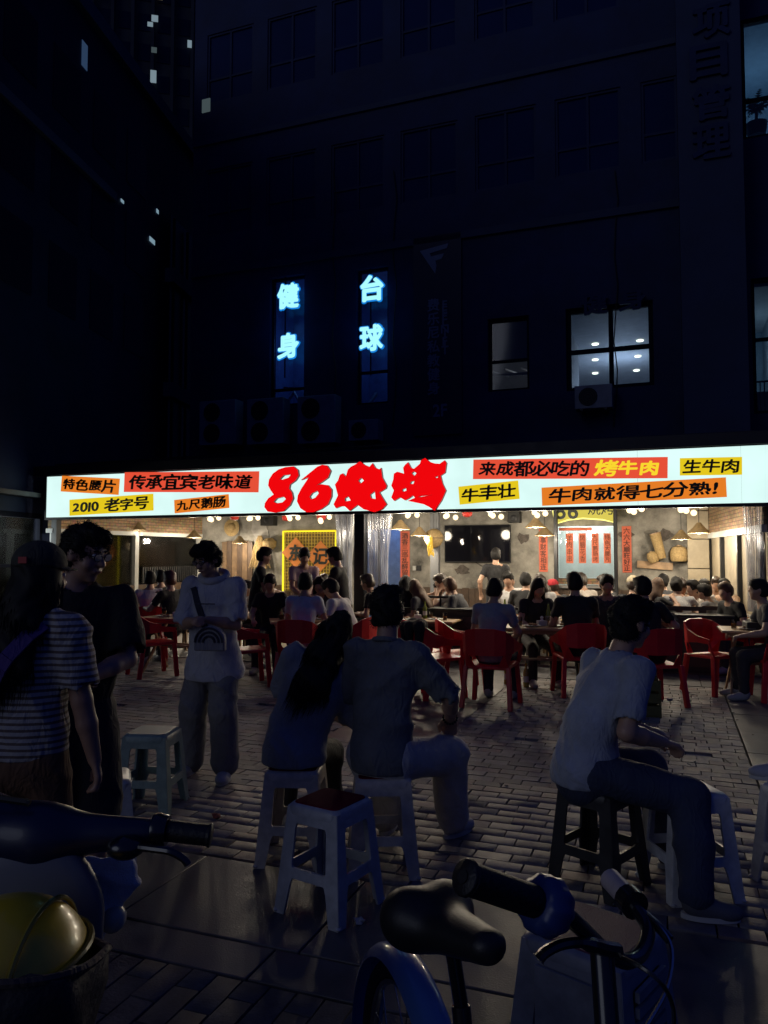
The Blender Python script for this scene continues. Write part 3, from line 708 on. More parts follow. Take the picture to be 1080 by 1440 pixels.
# ------------------------------------------------------------------ FAR TOWER
tw = empty('apartment_tower', (-21.5, 72, 0), R(12), 'tall dark apartment tower with a few lit windows far behind', 'building')
M_tw = mat('tower_render', (.03, .035, .045), .8, var=.2, scale=.3)
MB().box(-7, 5.5, 0, 14, 0, 110).build('wall', M_tw, tw)
for k in range(7): MB().box(-6.6 + k * 1.85, -6.3 + k * 1.85, -.5, 0, 0, 110).build('fin', M_tw, tw)
def tower_px(u, v):
    p = PD(u, v, 72); c, s_ = math.cos(R(-12)), math.sin(R(-12)); d = p - Vector((-21.5, 72, 0))
    return d.x / c, p.z
for z_ in range(34, 60, 3):
    for k in range(6):
        xx = -6.2 + k * 1.85
        o = MB().box(xx + .2, xx + 1.4, -.06, -.01, z_, z_ + 1.7).build('window', M_dglass, tw)
for u_, v_, a, b_, c_ in ((141, 7, .9, .8, 1), (217, 114, .55, 1.2, 2), (219, 33, .6, .6, 2), (213, 42, .5, .4, 2), (265, 62, .4, .7, 2), (226, 3, .5, .4, 0), (218, 77, .5, .5, 1)):
    x_, z_ = tower_px(u_, v_)
    MB().box(x_ - a / 2, x_ + a / 2, -.62, -.52, z_ - b_ / 2, z_ + b_ / 2).build('lit_window', [glow('tower_warm', (.8, .6, .3), .15), glow('tower_dim', (.4, .55, .6), .12), glow('tower_cool', (.5, .68, .8), .35)][c_], tw)
# a lit room high on the office block
x_, z_ = onF(290, 148, WM - .03)
MB().box(x_ - .12, x_ + .1, -.03, -.01, z_ - .16, z_ + .16).build('lit_window', glow('tower_dim', (.4, .55, .6), .12), main)

# ================================================================== SHOP FITTINGS
LAMP_W = (1.0, .86, .65)
M_bulb = glow('warm_bulb', (1.0, .78, .45), 2.2)
M_hat = mat('woven_bamboo', (.30, .21, .10), .75, var=.25, scale=18, bump=.5, bscale=90)
def pendant(u, v, ww, lab, r=.18, e=54.0, hgt=.14):
    s_, z_ = onF(u, v, ww)
    ro = empty('pendant_lamp', F(s_, ww, z_), -PHI, lab, 'lamp', 'conical bamboo lamps under the terrace ceiling')
    me = MB().lathe([(r, -.03), (r * 1.0, -.025), (r * .52, hgt * .42), (.03, hgt), (.025, hgt), (r * .5, hgt * .38), (r * .97, -.033)], 22).build('shade', M_hat, ro, True)
    MB().tube([(0, 0, hgt), (0, 0, 2.95 - z_)], .006, 6).build('cord', M_black, ro)
    MB().ball((0, 0, -.02), .04).build('bulb', M_bulb, ro, True)
    L = bpy.data.lights.new('lamp_light', 'POINT'); L.energy = e; L.color = LAMP_W; L.shadow_soft_size = .07
    lamp(L, 'lamp_light', (0, 0, -.10), ro)
pend = [(194, 743, 2.6, 'bamboo cone lamp nearest the left end of the terrace'), (273, 754, 3.8, 'bamboo cone lamp beside the white corner post, above the man in the hoodie'),
        (337, 762, 4.4, 'bamboo cone lamp hanging under the round straw hat'), (563, 742, 2.0, 'bamboo cone lamp hanging beside the bunched clear curtain'),
        (590, 751, 3.2, 'bamboo cone lamp between the curtain and the grey steel pillar'), (753, 739, 2.4, 'bamboo cone lamp hanging at the end of the television'),
        (766, 751, 3.8, 'bamboo cone lamp in front of the red scroll by the kitchen hatch'), (983, 747, 2.4, 'bamboo cone lamp in front of the beige corner panels'),
        (958, 756, 3.8, 'bamboo cone lamp above the crowded table at the right')]
for p in pend: pendant(*p)
def bulbs(u, v, ww, lab, k=3, e=46):
    s_, z_ = onF(u, v, ww)
    ro = empty('bulb_cluster', F(s_, ww, z_), -PHI, lab, 'lamp', 'globe bulb clusters under the terrace ceiling')
    for i in range(k):
        a = 2 * math.pi * i / k + .4; q = (.10 * math.cos(a), .10 * math.sin(a), random.uniform(-.03, .05))
        bl = MB().ball(q, .045, 12).build('bulb', M_bulb, ro, True)
        MB().tube([(q[0], q[1], q[2] + .05), (q[0] * .3, q[1] * .3, .3)], .006, 5).build('arm', M_black, ro)
    MB().tube([(0, 0, .28), (0, 0, 2.95 - z_)], .008, 6).build('cord', M_black, ro)
    L = bpy.data.lights.new('lamp_light', 'POINT'); L.energy = e; L.color = LAMP_W; L.shadow_soft_size = .12
    lamp(L, 'lamp_light', (0, 0, -.12), ro)
for a in [(300, 729, 1.2, 'globe bulb cluster beside the straw hat on the wall'), (355, 731, 1.2, 'globe bulb cluster above the standing waiter in black at left'), (411, 729, 1.0, 'globe bulb cluster above the left half of the yellow lattice'),
          (455, 731, 1.0, 'globe bulb cluster above the right half of the yellow lattice'), (578, 727, 1.0, 'globe bulb cluster beside the front post and curtain'),
          (632, 726, 1.0, 'globe bulb cluster over the left end of the television'), (696, 724, 1.0, 'globe bulb cluster over the right end of the television'),
          (758, 723, 1.0, 'globe bulb cluster between the loudspeaker and the yellow lit sign'), (893, 720, .9, 'globe bulb cluster to the right of the yellow lit sign'), (966, 719, .9, 'globe bulb cluster over the baskets at right')]:
    bulbs(*a)

def wall_thing(name, u, v, ww, lab, cat, group=None):
    s_, z_ = onF(u, v, ww); return empty(name, F(s_, ww, z_), -PHI, lab, cat, group)
# television
x0, x1, z0, z1 = rect(625, 738, 718, 791, WB - .1)
tv = empty('television', F(x0, WB - .1, z0), -PHI, 'large black wall television switched off on the plaster wall', 'television')
MB().box(0, x1 - x0, 0, .06, 0, z1 - z0).build('body', M_black, tv, bevel=.006)
MB().box(.015, x1 - x0 - .015, -.004, 0.0, .02, z1 - z0 - .015).build('screen', mat('tv_screen', (.006, .006, .009), .04, var=0, spec=.25), tv)
MB().box(.3, x1 - x0 - .3, .06, .096, .2, z1 - z0 - .2).build('wall_bracket', M_black, tv)
# loudspeakers
for u0, v0, u1, v1, lab in ((714, 719, 731, 735, 'black wall loudspeaker above the television'), (366, 721, 384, 739, 'black wall loudspeaker left of the yellow lattice')):
    x0, x1, z0, z1 = rect(u0, v0, u1, v1, WB - .3)
    sp = empty('loudspeaker', F(x0, WB - .3, z0), -PHI, lab, 'loudspeaker')
    MB().box(0, x1 - x0, 0, .22, 0, z1 - z0).build('cabinet', M_black, sp, bevel=.01)
    MB().lathe([(.07, 0), (.05, .01), (.02, .006)], 16, ((x1 - x0) / 2, -.002, (z1 - z0) * .4), Matrix.Rotation(R(90), 3, 'X')).build('cone', M_dark, sp, True)
    MB().box((x1 - x0) / 2 - .03, (x1 - x0) / 2 + .03, .22, .298, .1, .2).build('bracket', M_dark, sp)
# lattice panel with two orange diamonds
x0, x1, z0, z1 = rect(397, 746, 473, 832, WB - .12)
lt = empty('lattice_panel', F(x0, WB - .12, z0), -PHI, 'yellow lattice wall panel edged in light with orange diamonds reading 东记', 'wall panel')
PW, PH = x1 - x0, z1 - z0
M_lat = mat('gold_lattice', (.55, .38, .06), .5, var=.1)
MB().box(0, PW, .06, .08, 0, PH).build('backing', mat('lattice_back', (.20, .15, .05), .7), lt)
n_ = 0
for a in np.arange(.05, PW, .075): MB().box(a, a + .016, .03, .06, .03, PH - .03).build('slat', M_lat, lt)
for a in np.arange(.05, PH, .075): MB().box(.03, PW - .03, .012, .03, a, a + .016).build('slat', M_lat, lt)
M_led = glow('yellow_led', (1.0, .80, .03), 1.3)
for (a, b_, c, d) in ((0, .035, 0, PH), (PW - .035, PW, 0, PH), (.035, PW - .035, PH - .035, PH)): MB().box(a, b_, -.01, .02, c, d).build('light_strip', M_led, lt)
M_orp = mat('orange_paper', (.72, .24, .05), .7, var=.1)
for ch, u_, v_ in (('东', 416, 777), ('记', 451, 782)):
    cx, cz = onF(u_, v_, WB - .14); d = MB().box(-.25, .25, -.004, .004, -.25, .25).build('diamond', M_orp, lt)
    d.location = (cx - x0, -.03, cz - z0); d.rotation_euler = (0, R(45), 0)
    t = fit_text('character', ch, M_ink, lt, cx - x0, -.045, cz - z0, .36, .38, bold=.03, brush=.03, shear=.1)
# yellow lit sign over the hatch
q = [onF(*p, WB - .25) for p in ((776, 708), (868, 706), (865, 735), (848, 731), (820, 729), (800, 731), (781, 737))]
ys = empty('arched_light_sign', F(q[-1][0], WB - .25, q[-1][1]), -PHI, 'small yellow lit sign reading 86烧烤 with arched lower edge over the kitchen hatch', 'sign')
ox, oz = q[-1]
me = curve_mesh('face', [[(a - ox, b_ - oz) for a, b_ in q]], .02)
for v in me.vertices: v.co = Vector((v.co.x, -v.co.z, v.co.y))
link_mesh('face', me, glow('yellow_face', (.72, .60, .10), 1.0), ys)
pts = [(a - ox, -.025, b_ - oz) for a, b_ in q]
MB().tube(pts[1:] + [pts[0]] if False else [pts[1], pts[2], pts[3], pts[4], pts[5], pts[6], pts[0]], .016, 6).build('light_tube', glow('yellow_tube', (1, .92, .25), 1.6), ys)
c86 = onF(797, 720, WB - .25); fit_text('lettering', '86', M_ink, ys, c86[0] - ox, -.032, c86[1] - oz + .02, .46, .34, bold=.02)
c86 = onF(845, 717, WB - .25); fit_text('lettering', '烧烤', M_ink, ys, c86[0] - ox, -.032, c86[1] - oz + .03, .5, .26, bold=.005, brush=.02)
MB().box(.2, .24, .02, .24, .1, .5).build('bracket', M_dark, ys); MB().box(1.0, 1.04, .02, .24, .1, .5).build('bracket', M_dark, ys)
# red vertical scrolls
M_scr = mat('red_paper', (.62, .13, .07), .7, var=.12)
M_brn = mat('brown_ink', (.10, .03, .02), .7, var=0)
for (u0, v0, u1, v1, tx, lab) in ((563, 747, 576, 812, '酒香三巡乱醉留', 'red vertical paper scroll beside the blue doorway'), (758, 744, 770, 804, '万事财客相连', 'red vertical paper scroll between television and kitchen hatch'),
                             (875, 740, 888, 805, '六六大顺旺好正', 'red vertical paper scroll to the right of the kitchen hatch')):
    x0, x1, z0, z1 = rect(u0, v0, u1, v1, WB - .02)
    sc = empty('paper_scroll', F(x0, WB - .02, z0), -PHI, lab, 'scroll')
    MB().box(0, x1 - x0, 0, .006, 0, z1 - z0).build('paper', M_scr, sc)
    fit_text('lettering', tx, M_brn, sc, (x1 - x0) / 2, -.004, (z1 - z0) / 2, (x1 - x0) * .72, (z1 - z0) * .93, vertical=True, bold=.02, depth=.002)
for k, (u_, tx) in enumerate(((801, '羊肉串串'), (819, '烤脑花香'), (837, '九尺鹅肠烤'), (854, '特色大腰片'))):
    x0, x1, z0, z1 = rect(u_ - 5, 750, u_ + 5, 792, WB + .12)
    sc = empty('menu_strip', F(x0, WB + .12, z0), -PHI, ['faded orange menu strip at the left of the kitchen hatch', 'red menu strip second from left in the kitchen hatch', 'red menu strip third from left in the kitchen hatch', 'red menu strip at the right end of the kitchen hatch'][k], 'menu strip', 'menu strips in the kitchen hatch')
    MB().box(0, x1 - x0, 0, .006, 0, z1 - z0).build('paper', mat('menu_red', (.70, .17, .09), .7), sc)
    fit_text('lettering', tx, M_brn, sc, (x1 - x0) / 2, -.004, (z1 - z0) / 2, (x1 - x0) * .7, (z1 - z0) * .9, vertical=True, bold=.0, depth=.002)
x0, x1, z0, z1 = rect(786, 742, 832, 746, WB + .1)
o = MB().box(0, x1 - x0, 0, .006, 0, z1 - z0).build('paper_pelmet', MATS['menu_red'], None, loc=F(x0, WB + .1, z0), rz=-PHI); tag(o, 'narrow red paper strip across the top of the kitchen hatch', 'paper strip')
hg = MB().box(KS0 + .02, KS1 - .02, WB + .16, WB + .17, KZ0 + .15, KZ1 - .02).build('hatch_glass', M_glass, shop)
# hat, lanterns, baskets, cape, panels on the back wall
h = wall_thing('straw_hat', 326, 742, WB - .08, 'round straw hat hung flat on the wall', 'hat')
MB().lathe([(.20, 0), (.21, .01), (.12, .02), (.10, .07), (.06, .10), (.01, .105)], 26, (0, 0, 0), Matrix.Rotation(R(90), 3, 'X')).build('brim_and_crown', M_straw, h, True)
MB().lathe([(.108, .03), (.106, .05)], 24, (0, 0, 0), Matrix.Rotation(R(90), 3, 'X')).build('hat_band', mat('hat_band', (.3, .15, .06), .7), h, True)
h = wall_thing('straw_lantern', 610, 757, 3.4, 'round straw lantern with yellow tassel hanging before the steel pillar', 'lantern')
MB().lathe([(.02, -.19), (.13, -.14), (.19, -.02), (.185, .06), (.12, .15), (.03, .19)], 22).build('body', M_straw, h, True)
MB().lathe([(.195, -.005), (.197, .012)], 24).build('hoop', M_dwood, h, True)
b = MB()
for k in range(14): b.tube([(random.uniform(-.03, .03), random.uniform(-.03, .03) - .2, .02), (random.uniform(-.06, .06), -.22, -.14 - random.random() * .08), (random.uniform(-.07, .07), -.2, -.3 - random.random() * .06)], .009, 5)
tag(b.build('tassel', mat('tassel_yellow', (.6, .4, .04), .7), h), kind='stuff'); MB().tube([(0, 0, .19), (0, 0, 2.95 - onF(610, 757, 3.4)[1])], .006, 5).build('cord', M_black, h)
for u_, v_, lab in ((403, 728, 'small red lantern over the left bulbs'), (452, 727, 'small red lantern over the lattice corner'), (657, 722, 'small red lantern above the television'), (330, 727, 'small red lantern above the straw hat')):
    h = wall_thing('red_lantern', u_, v_, 3.0, lab, 'lantern', 'small red lanterns')
    MB().lathe([(.03, -.07), (.08, -.05), (.10, 0), (.08, .05), (.03, .07)], 14).build('body', mat('lantern_red', (.55, .03, .02), .5), h, True)
    MB().tube([(0, 0, .07), (0, 0, 2.95 - onF(u_, v_, 3.0)[1])], .005, 5).build('cord', M_black, h)
def basket(u, v, lab, r, ln, rot, prof):
    h = wall_thing('wicker_basket', u, v, WB - .16, lab, 'basket', 'wicker baskets on the back wall')
    M = Matrix.Rotation(R(rot), 3, 'Y') @ Matrix.Diagonal((.84, .84, .84))
    MB().lathe(prof, 20, (0, 0, 0), M).build('weave', M_straw, h, True)
    MB().lathe([(prof[-1][0] * 1.05, prof[-1][1] - .012), (prof[-1][0] * 1.05, prof[-1][1] + .012)], 20, (0, 0, 0), M).build('rim', M_wood, h, True)
basket(926, 768, 'long tubular wicker basket leaning on the wall', .1, .6, -14, [(.085, -.30), (.10, -.28), (.11, 0), (.125, .30)])
basket(955, 779, 'wide wicker basket right of the long tubular one', .2, .3, 0, [(.16, -.17), (.19, -.13), (.20, .05), (.15, .15), (.05, .19)])
basket(918, 784, 'small round wicker basket left of the long tubular one', .12, .2, -20, [(.09, -.12), (.12, -.06), (.13, .03), (.09, .12), (.03, .14)])
h = wall_thing('wooden_board', 921, 795, WB - .05, 'tilted wooden board below the wicker baskets', 'board'); MB().box(-.33, .33, -.02, .02, -.07, .07, Matrix.Rotation(R(4), 4, 'Y')).build('plank', M_wood, h)
h = wall_thing('straw_cape', 366, 776, WB - .1, 'woven straw cape and basket hung left of the lattice panel', 'straw cape')
b = MB()
for k in range(60):
    a = random.uniform(-1, 1); b.tube([(a * .05, random.uniform(-.04, .0), .38), (a * .16, random.uniform(-.08, .0), .05), (a * .27 + random.uniform(-.02, .02), random.uniform(-.06, .03), -.35 + random.uniform(-.06, .06))], .012, 5)
tag(b.build('straw', M_straw, h), kind='stuff'); MB().lathe([(.05, -.1), (.16, 0), (.17, .12), (.08, .2)], 16, (.24, 0, .12)).build('basket', M_straw, h, True)
h = wall_thing('wooden_shutter', 334, 790, WB - .06, 'old weathered wooden shutter on the wall behind the hat', 'shutter')
for k in range(6): MB().box(-.42 + k * .14, -.29 + k * .14, -.02, .02, -.55, .48 + random.uniform(-.02, .02)).build('plank', M_dwood if k % 2 else mat('old_wood', (.16, .10, .055), .7, var=.35), h)
h = wall_thing('pale_patch', 361, 752, WB - .012, 'torn pale plaster patch on the wall beside the loudspeaker', 'wall patch')
me = curve_mesh('plaster', [[(-.2, .5), (.1, .52), (.22, .3), (.3, .1), (.34, -.2), (.2, -.35), (.05, -.3), (0, -.1), (-.15, .1), (-.12, .3)]], .005)
for v in me.vertices: v.co = Vector((v.co.x, -v.co.z, v.co.y))
link_mesh('plaster', me, M_conw, h)
for (u_, v_, sc_, lab) in ((735, 756, .5, 'dark chipped patch with exposed brick right of the television'), (880, 752, .45, 'dark character-shaped stain on the wall above the right scroll'), (935, 752, .5, 'dark chipped patch above the wicker baskets'), (650, 803, .5, 'chipped plaster below the television')):
    h = wall_thing('chipped_patch', u_, v_, WB - .006, lab, 'wall patch'); rr_ = random.Random(u_)
    ps = [(sc_ * .36 * rr_.uniform(.5, 1.1) * math.cos(2 * math.pi * k / 14), sc_ * .28 * rr_.uniform(.4, 1.1) * math.sin(2 * math.pi * k / 14)) for k in range(14)]
    me = curve_mesh('chip', [ps], .004)
    for v in me.vertices: v.co = Vector((v.co.x, -v.co.z, v.co.y))
    link_mesh('chip', me, mat('exposed_brick', (.10, .085, .075), .9, var=.4, scale=20), h)
h = wall_thing('wall_socket', 583, 799, WB - .03, 'small white socket and dark switch box on the wall', 'socket'); MB().box(-.04, .03, -.015, .015, -.05, .05).build('plate', M_white_al, h); MB().box(.05, .15, -.02, .02, -.05, .06).build('box', M_dark, h)

# clear strip curtains tied by the posts
def clear(name):
    m = bpy.data.materials.new(name); m.use_nodes = True; n = m.node_tree.nodes; l = m.node_tree.links; n.clear()
    t = n.new('ShaderNodeBsdfTransparent'); t.inputs[0].default_value = (.86, .87, .9, 1)
    d = n.new('ShaderNodeBsdfPrincipled'); d.inputs['Base Color'].default_value = (.55, .56, .6, 1); d.inputs['Roughness'].default_value = .22
    mx = n.new('ShaderNodeMixShader'); mx.inputs[0].default_value = .30; o = n.new('ShaderNodeOutputMaterial')
    l.new(t.outputs[0], mx.inputs[1]); l.new(d.outputs[0], mx.inputs[2]); l.new(mx.outputs[0], o.inputs[0]); return m
M_pvc = clear('clear_pvc')
def curtain(u0, u1, v1, ww, lab, n=16):
    s0, _ = onF(u0, 780, ww); s1, _ = onF(u1, 780, ww); zb = onF((u0 + u1) / 2, v1, ww)[1]
    ro = empty('strip_curtain', F((s0 + s1) / 2, ww, zb), -PHI, lab, 'curtain', 'clear plastic curtains of the terrace')
    b = MB(); N = 8 * n; Hh = 2.24 - zb; wd = s1 - s0; rows_ = 7
    vs = []
    for j in range(rows_):
        t = j / (rows_ - 1); nar = 1 - .28 * math.sin(t * math.pi * .7)
        for i in range(N):
            q_ = i / (N - 1) - .5
            vs.append((q_ * wd * nar + .012 * math.sin(i * 1.7 + j), .055 * math.sin(i * .9 + .5 * math.sin(j * 1.3)) + .02 * math.sin(i * .31), Hh * (1 - t)))
    b.add(vs, [(j * N + i, j * N + i + 1, (j + 1) * N + i + 1, (j + 1) * N + i) for j in range(rows_ - 1) for i in range(N - 1)])
    b.build('sheet', M_pvc, ro, True, angle=180); MB().box(-wd / 2, wd / 2, -.02, .02, Hh, Hh + .03).build('rail', M_dark, ro)
curtain(470, 499, 850, .35, 'clear plastic curtain bunched at the left of the dark front post', 8)
curtain(514, 550, 850, .35, 'clear plastic curtain bunched at the right of the dark front post', 9)
curtain(1046, 1078, 860, .25, 'clear plastic curtain bunched at the right end of the terrace', 8)

# planters, rails
def planter(u0, u1, lab, ztop=.78, ww=0.0):
    s0, s1 = onF(u0, 880, ww)[0], onF(u1, 880, ww)[0]
    ro = empty('planter_box', F(s0, ww, 0), -PHI, lab, 'planter', 'dark wooden boxes along the terrace edge')
    Wd = s1 - s0
    MB().box(0, Wd, 0, .38, 0, ztop - .03).build('body', M_black, ro, bevel=.008)
    MB().box(-.02, Wd + .02, -.02, .40, ztop - .03, ztop).build('lid', M_black, ro, bevel=.005)
    for k in range(3): MB().box(.06, Wd - .06, -.012, -.002, .10 + k * .2, .26 + k * .2).build('plank', mat('planter_brown', (.05, .03, .022), .5, var=.3), ro)
planter(551, 670, 'dark wooden box in front of the seated women, left of the railing'); planter(868, 1032, 'tall black box beside the single red chair at right')
def railing(u0, u1, lab, z=.80, ww=.05, n=6, back=False):
    s0, s1 = onF(u0, 880, ww)[0], onF(u1, 880, ww)[0]; Wd = s1 - s0
    ro = empty('metal_railing', F(s0, ww, 0), -PHI, lab, 'railing', 'low black railings of the terrace')
    for zz in (z, z - .22, .1): MB().bar((0, 0, zz), (Wd, 0, zz), .035).build('rail', M_dark, ro)
    for k in range(n): MB().bar((Wd * k / (n - 1), 0, 0), (Wd * k / (n - 1), 0, z), .025).build('baluster', M_dark, ro)
railing(676, 862, 'long low black metal railing between the two dark boxes', n=12)
railing(560, 640, 'short black railing above the left dark box', z=.92, ww=.45, n=5)
def bench_back(u0, u1, v0, ww, lab):
    s0, zt = onF(u0, v0, ww); s1 = onF(u1, v0, ww)[0]; Wd = s1 - s0
    ro = empty('slatted_bench', F(s0, ww, 0), -PHI, lab, 'bench', 'dark slatted benches inside the terrace')
    for xx in (0, Wd): MB().bar((xx, 0, 0), (xx, 0, zt), .05).build('leg', M_dwood, ro); MB().bar((xx, .4, 0), (xx, .4, .40), .05).build('leg', M_dwood, ro)
    for zz in (zt - .03, zt - .15): MB().box(0, Wd, -.02, .02, zz - .03, zz + .03).build('back_slat', M_dwood, ro)
    for k in range(4): MB().box(-.02, Wd + .02, .03 + k * .1, .115 + k * .1, .40, .43).build('seat_slat', M_dwood, ro)
bench_back(936, 985, 852, .55, 'dark slatted bench back behind the white-shirted woman'); bench_back(990, 1042, 852, .55, 'dark slatted bench back next to the right curtain')

# ================================================================== FURNITURE
def rrect(x0, x1, z0, z1, r, n=4):
    p = []
    for cx, cz, a0 in ((x1 - r, z1 - r, 0), (x0 + r, z1 - r, 90), (x0 + r, z0 + r, 180), (x1 - r, z0 + r, 270)):
        for k in range(n + 1):
            a = R(a0 + 90 * k / n); p.append((cx + r * math.cos(a), cz + r * math.sin(a)))
    return p
def make_stool(plastic, pad, Ht=.475):
    ro = empty('plastic_stool'); tp, bt = .135, .178
    sidem = None
    outer = [(-1, 0), (-.70, 0), (-.60, .13), (-.54, .16), (.54, .16), (.60, .13), (.70, 0), (1, 0), (1, Ht - .012), (-1, Ht - .012)]
    # drawn in (relative half-width, height)
    hole = [(-.60, .215), (-.57, .205), (.57, .205), (.60, .215), (.60, .375), (.56, .395), (-.56, .395), (-.60, .375)]
    def hw(z): return bt + (tp - bt) * z / Ht
    me = curve_mesh('side_panel', [[(x_ * hw(z_), z_) for x_, z_ in outer], [(x_ * hw(z_), z_) for x_, z_ in hole]], .006)
    for v in me.vertices:
        x_, z_, d_ = v.co.x, v.co.y, v.co.z; v.co = Vector((x_, -hw(z_) + .004 - d_ * 1.0, z_))
    me.materials.append(plastic); me.update()
    for k in range(4):
        o = link_mesh('side_panel', me, None, ro); o.rotation_euler = (0, 0, R(90 * k))
        b = o.modifiers.new('edge', 'BEVEL'); b.width = .004; b.segments = 2; b.limit_method = 'ANGLE'
    b = MB()
    for (hx, z_) in ((tp + .006, Ht - .05), (tp + .008, Ht - .012), (tp - .004, Ht)):
        b.v += [(x_, y_, z_) for x_, y_ in rrect(-hx, hx, -hx, hx, .035, 4)]
    n = 20
    b.f += [(i * n + k, i * n + (k + 1) % n, (i + 1) * n + (k + 1) % n, (i + 1) * n + k) for i in range(2) for k in range(n)] + [tuple(2 * n + k for k in range(n))]
    seat = b.build('seat', plastic, ro, True, angle=50)
    if pad:
        pb = MB(); pb.v = [(x_, y_, z_) for z_, hx in ((Ht + .0005, tp - .012), (Ht + .005, tp - .014)) for x_, y_ in rrect(-hx, hx, -hx, hx, .03, 4)]
        pb.f = [(k, (k + 1) % n, n + (k + 1) % n, n + k) for k in range(n)] + [tuple(n + k for k in range(n))]
        pb.build('seat_pad', pad, seat, True)
    # inner ribs of the legs
    for sx in (-1, 1):
        for sy in (-1, 1):
            MB().bar((sx * (bt - .012), sy * (bt - .012), 0), (sx * (tp - .012), sy * (tp - .012), Ht - .02), .018).build('leg_rib', plastic, ro)
            MB().ball((sx * (bt - .006), sy * (bt - .006), .010), .014, 8, (1.1, 1.1, .7)).build('foot', plastic, ro, True)
    return ro
def plast(name, c): return mat(name, c, .42, var=.20, scale=16, rvar=.12, bump=.04, bscale=90)
P_cream, P_grey, P_green, P_black, P_white = plast('plastic_cream', (.60, .55, .46)), plast('plastic_grey', (.44, .46, .48)), plast('plastic_green', (.22, .30, .26)), plast('plastic_black', (.02, .02, .02)), plast('plastic_white', (.52, .53, .54))
M_pad = mat('dark_red_pad', (.16, .004, .022), .95, spec=.1, var=.15, bump=.2, bscale=200)
STG = 'plastic stools on the brick paving'
STOOL = {}
def stool(kind, p, rz, lab):
    if kind not in STOOL:
        pl, pd = {'cream': (P_cream, M_pad), 'grey': (P_grey, M_pad), 'green': (P_green, P_green), 'black': (P_black, None), 'white': (P_white, None), 'blue': (P_grey, None)}[kind]
        o = make_stool(pl, pd); STOOL[kind] = o
    else: o = copy_tree(STOOL[kind])
    o.location = p; o.rotation_euler = (0, 0, R(rz)); tag(o, lab, 'stool', STG); return o
def GP(u, v, z=0.0): return G(u, v, z)
ST_D = Vector((-.47, 4.16, 0)); ST_E = Vector((-.01, 4.02, 0)); ST_F = Vector((1.045, 3.82, 0))
stool('cream', ST_D, -4, 'cream stool with dark red top under the long-haired woman')
stool('cream', ST_E, 3, 'cream stool with dark red top under the man in the dark polo shirt')
stool('grey', (-.245, 3.58, 0), -33, 'empty grey stool with dark red top in front of the couple')
stool('black', ST_F, 45, 'black stool under the man in the blue tee looking right')
stool('white', (1.455, 3.76, 0), 8, 'pale stool partly hidden behind the jeans of the man looking right')
stool('green', (-1.47, 4.95, 0), -6, 'empty green-grey stool beside the man in the hoodie')
stool('blue', (-1.43, 3.95, 0), 20, 'blue-grey stool behind the bare legs of the standing pair')
stool('white', (2.02, 3.75, 0), 12, 'white stool with a sneaker on it at the right edge')

def make_chair():
    ro = empty('armchair')
    for sx in (-1, 1):
        for y0, y1, zt in ((.20, .235, .63), (-.20, -.26, .60)):
            b = MB(); b.bar((sx * .255, y1, 0), (sx * .225, y0, .43), .045, .055); b.build('leg', M_red, ro, bevel=.006)
    b = MB(); b.v = [(-.23, -.21, .40), (.23, -.21, .40), (.245, .235, .415), (-.245, .235, .415), (-.23, -.21, .435), (.23, -.21, .435), (.245, .235, .45), (-.245, .235, .45)]
    b.f = [(3, 2, 1, 0), (4, 5, 6, 7), (0, 1, 5, 4), (1, 2, 6, 5), (2, 3, 7, 6), (3, 0, 4, 7)]; b.build('seat', M_red, ro, bevel=.01)
    # one shell that wraps from arm to arm; left open above the seat at the back
    path = [(-.285, .20, .58, .635), (-.285, .02, .585, .66), (-.27, -.14, .57, .72), (-.21, -.25, .555, .80), (-.10, -.29, .55, .825), (.10, -.29, .55, .825), (.21, -.25, .555, .80), (.27, -.14, .57, .72), (.285, .02, .585, .66), (.285, .20, .58, .635)]
    b = MB(); n = len(path)
    for th in (0, .022):
        for x_, y_, z0, z1 in path:
            k = 1 - th / max(.2, math.hypot(x_, y_))
            b.v += [(x_ * k, y_ * k, z0), (x_ * k * 1.03, y_ * k * 1.04, z1)]
    o_ = 2 * n
    for i in range(n - 1):
        a, c = 2 * i, 2 * i + 2
        b.f += [(a, c, c + 1, a + 1), (o_ + a, o_ + a + 1, o_ + c + 1, o_ + c), (a, o_ + a, o_ + c, c), (a + 1, c + 1, o_ + c + 1, o_ + a + 1)]
    b.f += [(0, 1, o_ + 1, o_), (2 * n - 2, o_ + 2 * n - 2, o_ + 2 * n - 1, 2 * n - 1)]
    b.build('backrest', M_red, ro)
    for sx in (-1, 1):
        b = MB(); b.bar((sx * .235, .215, .43), (sx * .282, .185, .60), .05, .02); b.build('arm_support', M_red, ro, bevel=.005)
        b = MB(); b.add([(sx * .225, -.20, .43), (sx * .12, -.235, .43), (sx * .20, -.268, .57), (sx * .262, -.165, .58)], [(0, 1, 2, 3)]); b.add([(sx * .225, -.18, .43), (sx * .12, -.215, .43), (sx * .195, -.248, .57), (sx * .245, -.155, .58)], [(3, 2, 1, 0)])
        b.build('back_support', M_red, ro)
    return ro
CHAIR = make_chair(); CUSED = [False]; CHG = 'red plastic armchairs at the terrace tables'
def chair(p, rz, lab):
    o = CHAIR if not CUSED[0] else copy_tree(CHAIR); CUSED[0] = True
    o.location = (p[0], p[1], 0); o.rotation_euler = (0, 0, R(rz)); tag(o, lab, 'chair', CHG); return o
def XY(u, D): return Vector(((u - 540) / F_PX * D, D, 0))

